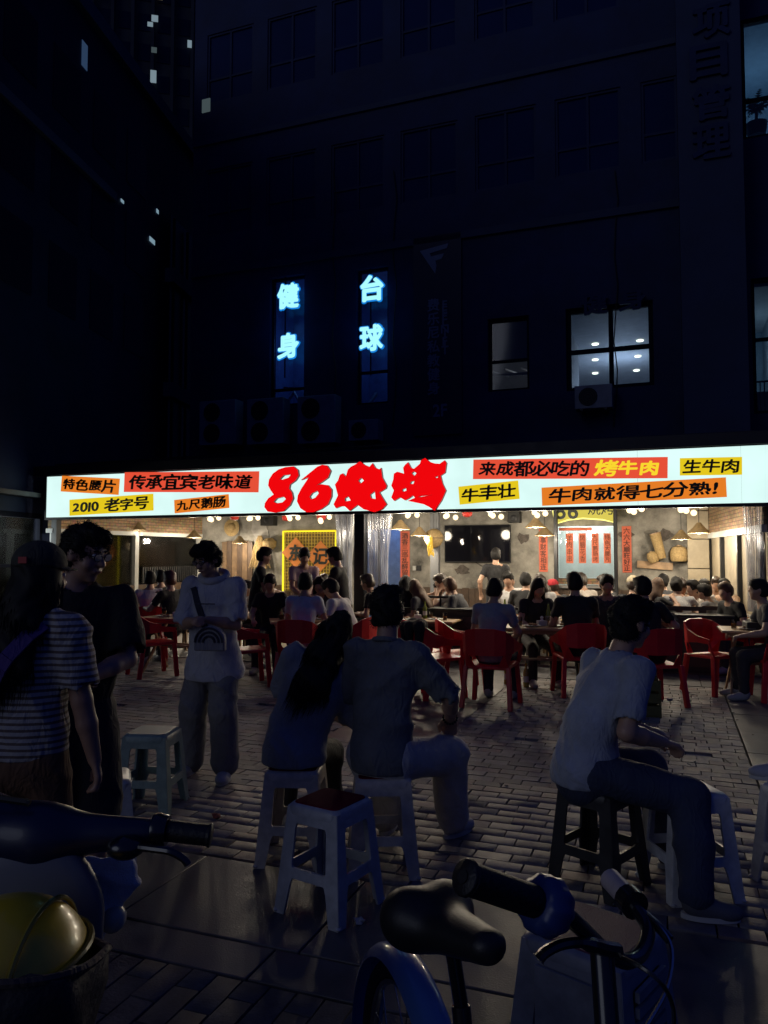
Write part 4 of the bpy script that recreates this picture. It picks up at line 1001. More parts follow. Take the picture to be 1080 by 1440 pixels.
M_top = mat('table_wood', (.45, .29, .15), .45, var=.22, scale=4)
def table(p, rz, lab, Wd=.95, Dp=.62, z=.74, grp='folding tables on the terrace', legm=None):
    ro = empty('folding_table', (p[0], p[1], 0), R(rz), lab, 'table', grp); legm = legm or M_wood
    MB().box(-Wd / 2, Wd / 2, -Dp / 2, Dp / 2, z - .028, z).build('tabletop', M_top, ro, bevel=.006)
    MB().box(-Wd / 2 + .08, Wd / 2 - .08, -Dp / 2 + .06, Dp / 2 - .06, z - .075, z - .03).build('apron', legm, ro)
    for sx in (-1, 1):
        for sy in (-1, 1): MB().bar((sx * (Wd / 2 - .08), sy * (Dp / 2 - .03), 0), (sx * (Wd / 2 - .16), -sy * (Dp / 2 - .10), z - .03), .038, .022, (sx, 0, 0)).build('leg', legm, ro)
    for sy in (-1, 1): MB().bar((-Wd / 2 + .11, sy * .1, .36), (Wd / 2 - .11, sy * .1, .36), .025).build('stretcher', legm, ro)
    return ro
M_cup = glass('drinking_glass', tr=.8); M_beer = mat('beer_bottle', (.16, .20, .03), .1, var=0, spec=.6); M_plate = mat('white_plate', (.6, .6, .58), .3, var=.1)
M_tea = mat('amber_drink', (.42, .16, .03), .15, var=0)
M_food = mat('grilled_food', (.30, .13, .05), .6, var=.5, scale=40, bump=.6)
def set_table(p, rz, where, n=3, z=.74, Wd=.95, Dp=.62, bottle=True):
    rr_ = random.Random(int(p[0] * 100) + 5); c, s_ = math.cos(R(rz)), math.sin(R(rz))
    def at(x_, y_): return (p[0] + c * x_ - s_ * y_, p[1] + s_ * x_ + c * y_, z)
    for k in range(n):
        q = at(-Wd * .34 + Wd * .68 * k / max(1, n - 1), rr_.uniform(-.10, .16) * Dp); o = empty('drinking_glass', q, 0, ['leftmost', 'second', 'third', 'rightmost'][k if k < n - 1 else 3] + ' tumbler of amber drink ' + where, 'glass', 'tumblers ' + where)
        MB().lathe([(.028, 0), (.036, .11), (.033, .11), (.026, .006)], 12).build('tumbler', M_cup, o, True); MB().lathe([(.0255, .008), (.030, .06)], 12).build('drink', M_tea, o, True)
    for k, (a, b_) in enumerate(((-.18, -.12), (.2, -.05))):
        q = at(a * Wd / .95, b_); o = empty('plate', (q[0], q[1], z + .001), 0, ['left', 'right'][k] + ' white plate of grilled food ' + where, 'plate', 'plates ' + where)
        MB().lathe([(.06, 0), (.11, .018), (.105, .02), (.055, .006)], 18).build('dish', M_plate, o, True)
        b = MB()
        for i in range(7): b.ball((rr_.uniform(-.05, .05), rr_.uniform(-.05, .05), .022 + rr_.random() * .01), .018, 6, (1.4, 1, .7))
        tag(b.build('food', M_food, o, True), kind='stuff')
    q = at(-.06, .02); o = empty('tissue_box', (q[0], q[1], z + .001), R(rz + 20), 'white tissue box ' + where, 'tissue box'); MB().box(-.055, .055, -.04, .04, 0, .06).build('carton', M_plate, o, bevel=.004); MB().lathe([(.03, .06), (.012, .075), (.022, .10), (.004, .115)], 7).build('tissue', mat('tissue_white', (.75, .75, .73), .9, var=.05), o, True)
    if bottle:
        q = at(.02, .2 * Dp); o = empty('beer_bottle', q, 0, 'green beer bottle ' + where, 'bottle'); MB().lathe([(.03, 0), (.032, .01), (.032, .15), (.014, .20), (.012, .25)], 14).build('bottle', M_beer, o, True)
        MB().lathe([(.0325, .05), (.0325, .11)], 14).build('paper_label', M_plate, o, True)

# ================================================================== PEOPLE
A3 = lambda *p: np.array(p, np.float64)
def nrm(v): v = np.asarray(v, float); return v / (np.linalg.norm(v) + 1e-9)
def cone(a, b, ra, rb, w_=None, f=1.0): return ('c', np.asarray(a, float), np.asarray(b, float), ra, rb, w_, f)
def ell(c, axes, r): return ('e', np.asarray(c, float), np.asarray(axes, float), np.asarray(r, float))
def half(p, n): return ('h', np.asarray(p, float), nrm(n))
def prim_box(p, m):
    if p[0] == 'c':
        r = max(p[3], p[4]) + m; return np.minimum(p[1], p[2]) - r, np.maximum(p[1], p[2]) + r
    r = np.max(p[3]) + m; return p[1] - r, p[1] + r
def ev(p, X, Y, Z):
    if p[0] == 'h': return (X - p[1][0]) * p[2][0] + (Y - p[1][1]) * p[2][1] + (Z - p[1][2]) * p[2][2]
    if p[0] == 'c':
        a, b, ra, rb, wv, f = p[1:]; d = b - a; L2 = d @ d + 1e-12
        px, py, pz = X - a[0], Y - a[1], Z - a[2]
        t = np.clip((px * d[0] + py * d[1] + pz * d[2]) / L2, 0, 1)
        px = px - t * d[0]; py = py - t * d[1]; pz = pz - t * d[2]
        if wv is not None:
            q = (px * wv[0] + py * wv[1] + pz * wv[2]) * (1 / f - 1); px = px + wv[0] * q; py = py + wv[1] * q; pz = pz + wv[2] * q
            return (np.sqrt(px * px + py * py + pz * pz) - (ra + (rb - ra) * t)) * (0.5 + 0.5 * f)
        return np.sqrt(px * px + py * py + pz * pz) - (ra + (rb - ra) * t)
    c, ax, r = p[1:]; px, py, pz = X - c[0], Y - c[1], Z - c[2]
    s = sum(((px * ax[i][0] + py * ax[i][1] + pz * ax[i][2]) / r[i]) ** 2 for i in range(3))
    k = np.sqrt(s); return (k - 1) * float(np.min(r)) * (0.6 + 0.4 * 1)
def sdf_mesh(prims, cuts=(), h=.012, k=.03, fold=None, clip=(), pre=None):
    m = k + 4 * h
    allp = list(prims) + (list(pre[0]) if pre else [])
    lo = np.min([prim_box(p, m)[0] for p in allp], 0); hi = np.max([prim_box(p, m)[1] for p in allp], 0)
    n = np.ceil((hi - lo) / h).astype(int) + 1
    ax = [(lo[i] + h * np.arange(n[i])).astype(np.float32) for i in range(3)]
    V = np.full(n, 1.0, np.float32)
    def sl(p):
        a, b = prim_box(p, m); i0 = np.clip(((a - lo) / h).astype(int), 0, n - 1); i1 = np.clip(((b - lo) / h).astype(int) + 2, 1, n)
        return tuple(slice(i0[i], i1[i]) for i in range(3))
    def join(p):
        q = sl(p); X, Y, Z = ax[0][q[0], None, None], ax[1][None, q[1], None], ax[2][None, None, q[2]]
        d = ev(p, X, Y, Z).astype(np.float32); a = V[q]; g_ = np.maximum(k - np.abs(a - d), 0) / k
        V[q] = np.minimum(a, d) - g_ * g_ * k * .25
    if pre:
        for p in pre[0]: join(p)
        for p in pre[1]:
            q = sl(p); X, Y, Z = ax[0][q[0], None, None], ax[1][None, q[1], None], ax[2][None, None, q[2]]
            V[q] = np.maximum(V[q], -ev(p, X, Y, Z).astype(np.float32))
    for p in prims: join(p)
    if fold is not None:
        X, Y, Z = ax[0][:, None, None], ax[1][None, :, None], ax[2][None, None, :]
        V = V + fold(X, Y, Z).astype(np.float32)
    for p in cuts:
        q = sl(p); X, Y, Z = ax[0][q[0], None, None], ax[1][None, q[1], None], ax[2][None, None, q[2]]
        V[q] = np.maximum(V[q], -ev(p, X, Y, Z).astype(np.float32))
    for p in clip:
        X, Y, Z = ax[0][:, None, None], ax[1][None, :, None], ax[2][None, None, :]
        V = np.maximum(V, ev(p, X, Y, Z).astype(np.float32))
    # naive surface nets
    Sg = V < 0
    cnt = np.zeros(n - 1, np.int8)
    for i in (0, 1):
        for j in (0, 1):
            for l in (0, 1): cnt += Sg[i:n[0] - 1 + i, j:n[1] - 1 + j, l:n[2] - 1 + l]
    cells = np.argwhere((cnt > 0) & (cnt < 8)); N = len(cells)
    idx = np.full(n - 1, -1, np.int64); idx[tuple(cells.T)] = np.arange(N)
    pos = np.zeros((N, 3)); num = np.zeros(N)
    cor = [(i, j, l) for i in (0, 1) for j in (0, 1) for l in (0, 1)]
    val = {c: V[cells[:, 0] + c[0], cells[:, 1] + c[1], cells[:, 2] + c[2]] for c in cor}
    for a in cor:
        for d in range(3):
            if a[d]: continue
            b = tuple(1 if e == d else a[e] for e in range(3)); va, vb = val[a], val[b]
            mk = (va < 0) != (vb < 0); t = np.where(mk, va / np.where(mk, va - vb, 1), 0)
            for e in range(3): pos[:, e] += np.where(mk, a[e] + (t if e == d else 0), 0)
            num += mk
    P = lo + h * (cells + pos / np.maximum(num, 1)[:, None])
    F_ = []
    for d in range(3):
        e, f = (d + 1) % 3, (d + 2) % 3
        s0 = [slice(None)] * 3; s1 = [slice(None)] * 3; s0[d] = slice(0, n[d] - 1); s1[d] = slice(1, n[d])
        A, B = Sg[tuple(s0)], Sg[tuple(s1)]
        w_ = np.argwhere(A != B)
        w_ = w_[(w_[:, e] > 0) & (w_[:, f] > 0) & (w_[:, e] < n[e] - 1) & (w_[:, f] < n[f] - 1)]
        ue = np.zeros(3, int); ue[e] = 1; uf = np.zeros(3, int); uf[f] = 1
        q = np.stack([idx[tuple((w_ - ue - uf).T)], idx[tuple((w_ - uf).T)], idx[tuple(w_.T)], idx[tuple((w_ - ue).T)]], 1)
        ins = A[tuple(w_.T)]
        q = np.where(ins[:, None], q, q[:, ::-1]); F_.append(q)
    F_ = np.concatenate(F_); F_ = F_[(F_ >= 0).all(1)]
    me = bpy.data.meshes.new('body'); me.vertices.add(N); me.vertices.foreach_set('co', P.astype(np.float32).ravel())
    me.loops.add(len(F_) * 4); me.loops.foreach_set('vertex_index', F_.ravel().astype(np.int32))
    me.polygons.add(len(F_)); me.polygons.foreach_set('loop_start', np.arange(0, len(F_) * 4, 4, dtype=np.int32))
    me.update(calc_edges=True); me.validate(); me.polygons.foreach_set('use_smooth', np.ones(len(me.polygons), bool)); me.update()
    return me, P
def ik(a, b, l1, l2, pole):
    a, b = np.asarray(a, float), np.asarray(b, float); d = b - a; L = np.linalg.norm(d)
    if L > (l1 + l2) * .999: b = a + d / L * (l1 + l2) * .999; d = b - a; L = np.linalg.norm(d)
    x = (l1 * l1 - l2 * l2 + L * L) / (2 * L); y = math.sqrt(max(l1 * l1 - x * x, 1e-6)); u = d / L
    p = np.asarray(pole, float); p = nrm(p - u * (p @ u)); return a + u * x + p * y, b
def rotm(ax, deg):
    return np.array(Matrix.Rotation(R(deg), 3, ax))
SKIN = {}
def skin(c): return mat('skin_%d' % int(c[0] * 1000), c, .5, var=.08, scale=20)
M_hair = mat('black_hair', (.010, .009, .009), .65, var=.2, scale=40, spec=.25)
M_hairb = mat('brown_hair', (.03, .018, .012), .45, var=.2, scale=40)
def cloth(name, c, rough=.85):
    if 'cloth_' + name in MATS: return MATS['cloth_' + name]
    m = mat('cloth_' + name, c, rough, var=.16, scale=7, bump=.12, bscale=220); n = m.node_tree.nodes; l = m.node_tree.links
    tc = n.new('ShaderNodeTexCoord'); mp = n.new('ShaderNodeMapping'); mp.inputs['Rotation'].default_value = (.5, .4, .6); mp.inputs['Scale'].default_value = (1, 1, .45)
    nz = n.new('ShaderNodeTexNoise'); nz.inputs['Scale'].default_value = 13; nz.inputs['Detail'].default_value = 2.5; nz.inputs['Distortion'].default_value = 1.6
    ms = n.new('ShaderNodeMath'); ms.operation = 'SUBTRACT'; ms.inputs[1].default_value = .5; ab = n.new('ShaderNodeMath'); ab.operation = 'ABSOLUTE'
    b2 = n.new('ShaderNodeBump'); b2.inputs['Strength'].default_value = .45; b2.inputs['Distance'].default_value = .04
    l.new(tc.outputs['Object'], mp.inputs[0]); l.new(mp.outputs[0], nz.inputs['Vector']); l.new(nz.outputs[0], ms.inputs[0]); l.new(ms.outputs[0], ab.inputs[0]); l.new(ab.outputs[0], b2.inputs['Height'])
    fb = [q for q in n if q.type == 'BUMP' and q != b2][0]; l.new(b2.outputs[0], fb.inputs['Normal']); return m
M_eye = mat('eye_white', (.6, .6, .58), .2, var=0); M_pupil = mat('eye_dark', (.01, .008, .006), .15, var=0); M_lip = mat('lip', (.30, .11, .09), .5, var=0)

def person(lab, loc, yaw, Ht=1.70, sit=None, lean=6, side=0, twist=0, hands=None, hpole=None, head=(0, 0, 0), feet=None, shirt=('white', (.6, .6, .6)), pants=('dark', (.03, .03, .035)),
           shoe=(.3, .3, .3), hair='short', hairm=None, sk=(.42, .25, .17), res=.024, sleeve=.62, hem=.02, baggy=.0, pbaggy=.0, short=False, skirt=False, group=None, curve=1.0, girth=1.0, kneepole=None, collar=False, shirtm=None, hood=False, name='person', hat=False):
    s = Ht / 1.78; hi = res < .016
    ro = empty(name, loc, R(yaw), lab, 'person', group)
    seatz = sit
    pel = A3(0, 0, (.95 * s if sit is None else sit + .10 * s))
    def tor(a): return rotm('Y', side * a) @ rotm('X', -lean * a)
    up1 = tor(.75) @ A3(0, 0, 1); up2 = tor(1.0 + .35 * curve) @ A3(0, 0, 1); T2 = tor(1.0 + .35 * curve) @ rotm('Z', twist)
    rt = T2 @ A3(1, 0, 0); fw = T2 @ A3(0, 1, 0); fw1 = tor(.6) @ A3(0, 1, 0)
    wa = pel + up1 * .16 * s; ch = wa + up2 * .20 * s; nb = ch + up2 * .17 * s
    sh = {q: nb - up2 * .045 * s + rt * (q * .175 * s * girth) for q in (-1, 1)}
    hyaw, hpit, htil = head
    Hm = rotm('Z', hyaw + twist * .5) @ rotm('Y', htil) @ rotm('X', -hpit)
    hr, hf, hu = Hm @ A3(1, 0, 0), Hm @ A3(0, 1, 0), Hm @ A3(0, 0, 1)
    nd = nrm(up2 * .55 + hu * .6 + hf * .18)
    hc = nb + nd * .185 * s
    def hp(x_, y_, z_): return hc + (hr * x_ + hf * y_ + hu * z_) * s
    HA = [hr, hf, hu]
    def he(c, r): return ell(hp(*c), HA, A3(*r) * s)
    # arms
    arms = {}
    for q in (-1, 1):
        hd = (hands or {}).get(q)
        if hd is None: hd = (q * .27 * s, .05, pel[2] - .03) if sit is None else (q * .17, .42, .70)
        pole = (hpole or {}).get(q, (q * .6, -.7, -.5))
        el, wr = ik(sh[q], A3(*hd), .285 * s, .25 * s, pole); arms[q] = (el, wr)
    # legs
    legs = {}
    for q in (-1, 1):
        hj = pel + A3(q * .088 * s, 0, -.03 * s)
        ft = (feet or {}).get(q)
        if ft is None: ft = (q * .11, .02, 0) if sit is None else (q * .14, .40, 0)
        an = A3(ft[0], ft[1], ft[2] + .085 * s); kp = (kneepole or {}).get(q, (q * .12, 1, .25 if sit is not None else 0))
        kn, an = ik(hj, an, .43 * s, .42 * s, kp); legs[q] = (hj, kn, an, ft)
    B = []
    # head and face
    B += [he((0, -.008, .022), (.076, .094, .103)), he((0, .018, -.055), (.058, .068, .066)), cone(hp(0, .062, -.098), hp(0, .05, -.08), .022 * s, .03 * s)]
    fin = []
    if res < .03:
        B += [cone(hp(0, .088, .012), hp(0, .108, -.024), .008 * s, .0145 * s), cone(hp(-.036, .080, .030), hp(.036, .080, .030), .011 * s, .011 * s)]
        B += [he((q * .079, -.008, -.006), (.011, .022, .033)) for q in (-1, 1)]
        B += [he((q * .038, .058, -.032), (.030, .028, .030)) for q in (-1, 1)]
        if hi: B += [cone(hp(-.02, .088, -.060), hp(.02, .088, -.060), .009 * s, .009 * s), cone(hp(-.012, .092, -.024), hp(.012, .092, -.024), .011 * s, .011 * s)]
    B += [cone(nb - up2 * .03 * s, hp(0, -.02, -.06), .060 * s, .052 * s)]
    # torso
    gx = girth
    TP = [cone(pel - up1 * .02 * s, wa, .145 * s * gx, .126 * s * gx, fw1, .72), cone(wa, ch, .126 * s * gx, .148 * s * gx, fw, .68), cone(ch, nb - up2 * .06 * s, .148 * s * gx, .115 * s * gx, fw, .62)]
    TP += [cone(nb - up2 * .035 * s, sh[q], .062 * s, .060 * s) for q in (-1, 1)]
    B += TP
    for q in (-1, 1):
        el, wr = arms[q]; B += [cone(sh[q], el, .053 * s, .042 * s), cone(el, el + (wr - el) * .4, .043 * s, .042 * s), cone(el + (wr - el) * .4, wr, .042 * s, .028 * s)]
        # hand: palm, four fingers, thumb
        d = nrm(wr - el); hx = nrm(np.cross(d, A3(0, 0, 1)) + 1e-3) * q; hn = np.cross(d, hx)
        if hn[2] > 0: hn = -hn
        pc = wr + d * .048 * s
        B.append(ell(pc, [hx, d, nrm(np.cross(hx, d))], A3(.040, .052, .018) * s))
        if hi:
            curl = nrm(d * .75 + hn * .66); cur2 = nrm(d * .15 + hn)
            for i, (o_, ln) in enumerate(((-.031, .030), (-.010, .036), (.011, .034), (.031, .027))):
                b0 = wr + d * .088 * s + hx * o_ * s; b1 = b0 + curl * ln * s; b2 = b1 + cur2 * ln * .8 * s
                fin += [cone(b0 - d * .02 * s, b1, .0105 * s, .0098 * s), cone(b1, b2, .0098 * s, .0085 * s)]
            t0 = wr + d * .03 * s - hx * q * 0 - hx * .036 * s; fin += [cone(t0, t0 + nrm(d * .8 - hx * .5 + hn * .4) * .045 * s, .0125 * s, .0105 * s), cone(t0 + nrm(d * .8 - hx * .5 + hn * .4) * .045 * s, t0 + nrm(d * .8 - hx * .4 + hn * .4) * .045 * s + nrm(d + hn * .6) * .03 * s, .0105 * s, .009 * s)]
        else:
            tip = pc + d * .05 * s + hn * .02 * s
            fin += [cone(pc + d * .02 * s + hx * .018 * o_ * s, tip + hx * .02 * o_ * s + hn * .03 * s, .013 * s, .011 * s) for o_ in (-1, 0, 1)] + [cone(wr + d * .03 * s - hx * .03 * s, wr + d * .075 * s - hx * .045 * s + hn * .02 * s, .014 * s, .011 * s)]
    LP = []
    for q in (-1, 1):
        hj, kn, an, ft = legs[q]
        tk = 1.0 if short else .86
        LP += [cone(hj, kn, .083 * s * gx * .9, .056 * s * tk), cone(kn, kn + (an - kn) * .35, .056 * s * tk, .055 * s * tk), cone(kn + (an - kn) * .35, an, .055 * s, .036 * s)]
        B.append(cone(an, A3(ft[0], ft[1] + .02, ft[2] + .05 * s), .036 * s, .034 * s))
    B += LP
    cutE = [he((q * .033, .104, .010), (.016, .016, .011)) for q in (-1, 1)] if hi else ()
    me, _ = sdf_mesh(B, cutE, h=res, k=.022 if hi else .03)
    # fingers keep a sharp blend so that they stay apart
    if fin:
        kept = B + fin
        me, _ = sdf_mesh(kept, cutE, h=min(res, .009) if hi else res, k=.012 if hi else .02)
    body = link_mesh('body', me, skin(sk), ro)
    if hi:
        for q in (-1, 1):
            ey = MB().ball(hp(q * .033, .079, .011), .0125 * s, 10).build('eye', M_eye, ro, True); MB().ball(hp(q * .033, .0865, .010), .0062 * s, 8).build('pupil', M_pupil, ey, True)
            MB().tube([hp(q * .015, .093, .032), hp(q * .034, .095, .037), hp(q * .05, .084, .032)], .0042 * s, 6).build('eyebrow', hairm or M_hair, ro, True)
        MB().tube([hp(-.022, .091, -.061), hp(0, .0985, -.059), hp(.022, .091, -.061)], .0045 * s, 6).build('mouth', M_lip, ro, True)
    # ---------------- clothing
    ph = rng.uniform(0, 6, 6); amp = .010 if hi else .005
    def fold(X, Y, Z):
        rg = lambda t: (1 - np.abs(np.sin(t))) ** 2 - .35
        m1 = .5 + .5 * np.sin(7 * X + 9 * Z + ph[0]); m2 = .5 + .5 * np.sin(11 * Z - 8 * Y + 5 * X + ph[2])
        return -amp * (.55 * m2 * rg(34 * Z + 17 * X + 3 * np.sin(8 * X + ph[2]) + 11 * Y) + 1.5 * m1 * rg(11 * Z + 5 * X + 2.2 * np.sin(6 * X + ph[1]) + 4 * Y + ph[3]) + 1.3 * m2 * rg(13 * X - 9 * Z + 2.5 * np.sin(5 * Z + ph[4]) + 5 * Y) + .8 * (1 - m1) * rg(21 * X + 4 * Z + 2 * np.sin(9 * Z + ph[5]) + 9 * Y)) + amp * .5 * np.sin(9 * X + 12 * Z + 7 * Y + ph[1])
    g = .013 + baggy
    hemp = pel - up1 * (.05 + hem) * s
    hx2 = .055 if sit is None and hem > .1 else 0
    SP = [cone(hemp + up1 * .05, wa, (.140 * gx + g * .9 + hx2) * s, (.126 * gx + g) * s, fw1, .74 + hx2 * 1.2), cone(wa, ch, (.126 * gx + g) * s, (.150 * gx + g * .8) * s, fw, .70), cone(ch, nb - up2 * .065 * s, (.150 * gx + g * .8) * s, (.116 * gx + g * .4) * s, fw, .64)]
    SP += [cone(nb - up2 * .045 * s, sh[q], .062 * s, .060 * s + g * .3) for q in (-1, 1)]
    scut = []; clip = []; SL_ = []; SC_ = []
    for q in (-1, 1):
        el, wr = arms[q]; dA = el - sh[q]
        if sleeve <= 1:
            e_ = sh[q] + dA * sleeve; SL_.append(cone(sh[q], e_, .058 * s + g * .5, .052 * s + g * .8)); SC_.append(cone(e_ + nrm(dA) * .040, e_ + nrm(dA) * (.05 + g), .052 * s + g * .75, .08 * s + g))
        else:
            e_ = el + (wr - el) * (sleeve - 1); SL_ += [cone(sh[q], el, .064 * s + g * .5, .058 * s + g * .8), cone(el, e_, .058 * s + g * .8, .046 * s + g * .7)]; dd = nrm(wr - el); SC_.append(cone(e_ + dd * .04, e_ + dd * (.05 + g), .045 * s + g * .6, .07 * s + g))
    scut.append(cone(nb + up2 * .005 * s + fw * .012 * s, hp(0, -.01, -.02), .062 * s, .075 * s))
    if sit is None: clip.append(half(hemp - up1 * .0, -up1))
    else: clip.append(half(A3(0, 0, seatz + .004), (0, 0, -1)))
    sm = shirtm or cloth(*shirt)
    if sit is not None:   # shirt settles over the lap
        SP.append(cone(pel - A3(0, .02, .03) * s, pel + A3(0, .03, .0) * s, (.146 * gx + g) * s, (.138 * gx + g) * s, fw1, .8))
    me, _ = sdf_mesh(SP, scut, h=min(res, .012) if hi else res, k=.035, fold=fold, clip=clip, pre=(SL_, SC_))
    shirt_o = link_mesh('shirt', me, sm, ro)
    if collar:
        MB().tube([nb + up2 * .022 * s + (rt * math.cos(a) * .068 + fw * math.sin(a) * .066 + up2 * (.010 * -math.sin(a))) * s for a in np.linspace(.6, 2 * math.pi - .6 + math.pi * 0, 14) + math.pi / 2], .014 * s, 8).build('collar', sm, shirt_o, True)
    if hood:
        MB().tube([nb + up2 * .025 * s + (rt * math.cos(a) * .098 + fw * (math.sin(a) * .085 - .02) + up2 * (.012 - .03 * math.sin(a))) * s for a in np.linspace(0, 2 * math.pi, 19)], .030 * s, 10).build('hood', sm, shirt_o, True)
    pb = .012 + pbaggy
    PP = [cone(pel - up1 * .04 * s, pel + up1 * .06 * s, (.152 * gx + pb * .5) * s, (.145 * gx + pb * .4) * s, fw1, .78)]
    for q in (-1, 1):
        hj, kn, an, ft = legs[q]
        PP.append(cone(hj, kn, .088 * s * gx + pb * .6, .062 * s + pb))
        if not short: PP += [cone(kn, an + (kn - an) * .05, .062 * s + pb, .046 * s + pb * 1.1)]
    pclip = [half(A3(0, 0, seatz + .003), (0, 0, -1))] if False else []
    pcut = []
    if short:
        pcut = []
        for q in (-1, 1):
            hj, kn, an, ft = legs[q]
    me, _ = sdf_mesh(PP, pcut, h=min(res, .012) if hi else res, k=.03, fold=lambda X, Y, Z: fold(X, Y, Z) * .8, clip=pclip)
    link_mesh('trousers' if not short else 'shorts', me, cloth(*pants), ro)
    for q in (-1, 1):
        hj, kn, an, ft = legs[q]; f0 = A3(*ft); fd = nrm(A3(kn[0] - hj[0], kn[1] - hj[1], 0)) if sit is not None else A3(q * .12, 1, 0); fd = nrm(fd)
        sd = np.cross(fd, A3(0, 0, 1)); axs = [sd, fd, A3(0, 0, 1)]
        SH = [ell(f0 + fd * .015 + A3(0, 0, .05), axs, (.046, .075, .055)), ell(f0 + fd * .11 + A3(0, 0, .035), axs, (.048, .085, .040)), ell(f0 + A3(0, 0, .085) - fd * .01, axs, (.043, .05, .05))]
        me, _ = sdf_mesh(SH, (), h=.012 if hi else .022, k=.03, clip=[half(f0 + A3(0, 0, .004), (0, 0, -1))])
        so = link_mesh('shoe', me, mat('shoe_%d' % int(shoe[0] * 100), shoe, .6, var=.15), ro)
        if hi:
            b = MB(); 
            ring = [f0 + fd * (.055 + .125 * math.cos(t)) + sd * (.046 * math.sin(t)) for t in np.linspace(0, 2 * math.pi, 21)[:-1]]
            b.v = [tuple(p + A3(0, 0, .002)) for p in ring] + [tuple(p + A3(0, 0, .024)) for p in ring]
            b.f = [(i, (i + 1) % 20, 20 + (i + 1) % 20, 20 + i) for i in range(20)] + [tuple(range(19, -1, -1)), tuple(range(20, 40))]
            b.build('sole', mat('shoe_sole', (.5, .5, .48), .6, var=.1), so, True)
    # ---------------- hair
    hm = hairm or M_hair
    hx_ = 0 if hi else .007
    HP = [he((0, -.014, .032), (.084 + hx_, .102 + hx_, .105 + hx_))]
    hcut = [he((0, .125, -.045), (.086, .092, .098))]; hclip = []
    if hair == 'short':
        HP.append(he((0, -.050, -.025), (.078 + hx_, .060 + hx_, .078))); hclip = [half(hp(0, 0, -.082), -hu)]
        HP.append(he((0, .055, .095), (.066, .045, .032))); hcut.append(he((.085, .03, -.05), (.03, .05, .055))); hcut.append(he((-.085, .03, -.05), (.03, .05, .055)))
    elif hair == 'long':
        bk = nb - fw * .075 * s
        HP += [cone(hp(0, -.055, .0), bk, .088 * s, .10 * s, hf, .7), cone(bk, bk - up2 * .16 * s - fw * .045, .10 * s, .10 * s, fw, .5), cone(bk - up2 * .16 * s - fw * .045, bk - up2 * .23 * s - fw * .055 - rt * .04, .10 * s, .06 * s, fw, .45)]
        HP += [cone(hp(q * .07, .0, .0), nb + rt * q * .09 * s + up2 * .0, .035 * s, .04 * s) for q in (-1, 1)]
    elif hair == 'bun':
        HP += [he((0, -.11, .03), (.045, .045, .045)), he((0, -.05, -.03), (.075, .055, .07))]
    def hfold(X, Y, Z): return (.0035 if hi else .001) * (np.sin(90 * X + 30 * Y + 5 * np.sin(20 * Z)) + np.sin(70 * Y - 40 * X + 14 * Z + 2)) + .004 * np.sin(25 * X + 31 * Z + 18 * Y)
    me, P = sdf_mesh(HP, hcut, h=.010 if hi else min(res, .018), k=.03, fold=hfold, clip=hclip)
    ho = link_mesh('hair', me, hm, ro)
    tf = MB(); rr_ = random.Random(int(abs(loc[0]) * 1000) + 3); nv = len(me.vertices)
    for i in range((2600 if hair == 'long' else 2600) if hi else 120):
        v = me.vertices[rr_.randrange(nv)]; p = np.array(v.co); nn = np.array(v.normal)
        if hat and (p - hc) @ hu > .0: continue
        if hair != 'long' and (p - hc) @ hu < -.02 * s and rr_.random() < .6: continue
        dwn = -hu if hair != 'long' or (p - hc) @ hu < 0 else -hu * .5
        d = nrm(nn * (.42 if hair != 'long' else .05) + dwn * (.4 if hair != 'long' else 1) + hf * .4 * (hair != 'long') + A3(rr_.gauss(0, .22), rr_.gauss(0, .22), rr_.gauss(0, .16)) * (1 if hair != 'long' else .3))
        L_ = rr_.uniform(.010, .021) if hair != 'long' else rr_.uniform(.05, .12)
        a = Vector(p - nn * .004); b = Vector(p + d * L_ * s); mid = (a + b) / 2 + Vector(nn) * .006
        tf.tube([a, mid, b], [.0017 * s, .0013 * s, .0003] if hi else [.003 * s, .002 * s, .0004], 3, False)
    tag(tf.build('hair_tufts', hm, ho, True), kind='stuff')
    info = dict(root=ro, hp=hp, HA=HA, s=s, arms=arms, nb=nb, sh=sh, rt=rt, fw=fw, up=up2, pel=pel, ch=ch, wa=wa, shirt=shirt_o, body=body, legs=legs)
    return info
def glasses(pi):
    hp, s = pi['hp'], pi['s']; ro = pi['root']
    g = MB()
    for q in (-1, 1):
        g.tube([hp(q * .034 + .024 * math.cos(t), .104 - .004 * abs(math.cos(t)), .008 + .018 * math.sin(t)) for t in np.linspace(0, 2 * math.pi, 17)], .0022, 6, False)
        g.tube([hp(q * .058, .102, .012), hp(q * .080, .04, .014), hp(q * .081, -.01, .010)], .0022, 6)
    g.tube([hp(-.011, .108, .012), hp(.011, .108, .012)], .0022, 6)
    g.build('spectacles', M_frame, ro, True)
    for q in (-1, 1):
        b = MB(); b.v = [tuple(hp(q * .034 + .023 * math.cos(t), .1035, .008 + .017 * math.sin(t))) for t in np.linspace(0, 2 * math.pi, 17)[:-1]]; b.f = [tuple(range(16))]
        b.build('lens', M_glass, ro)
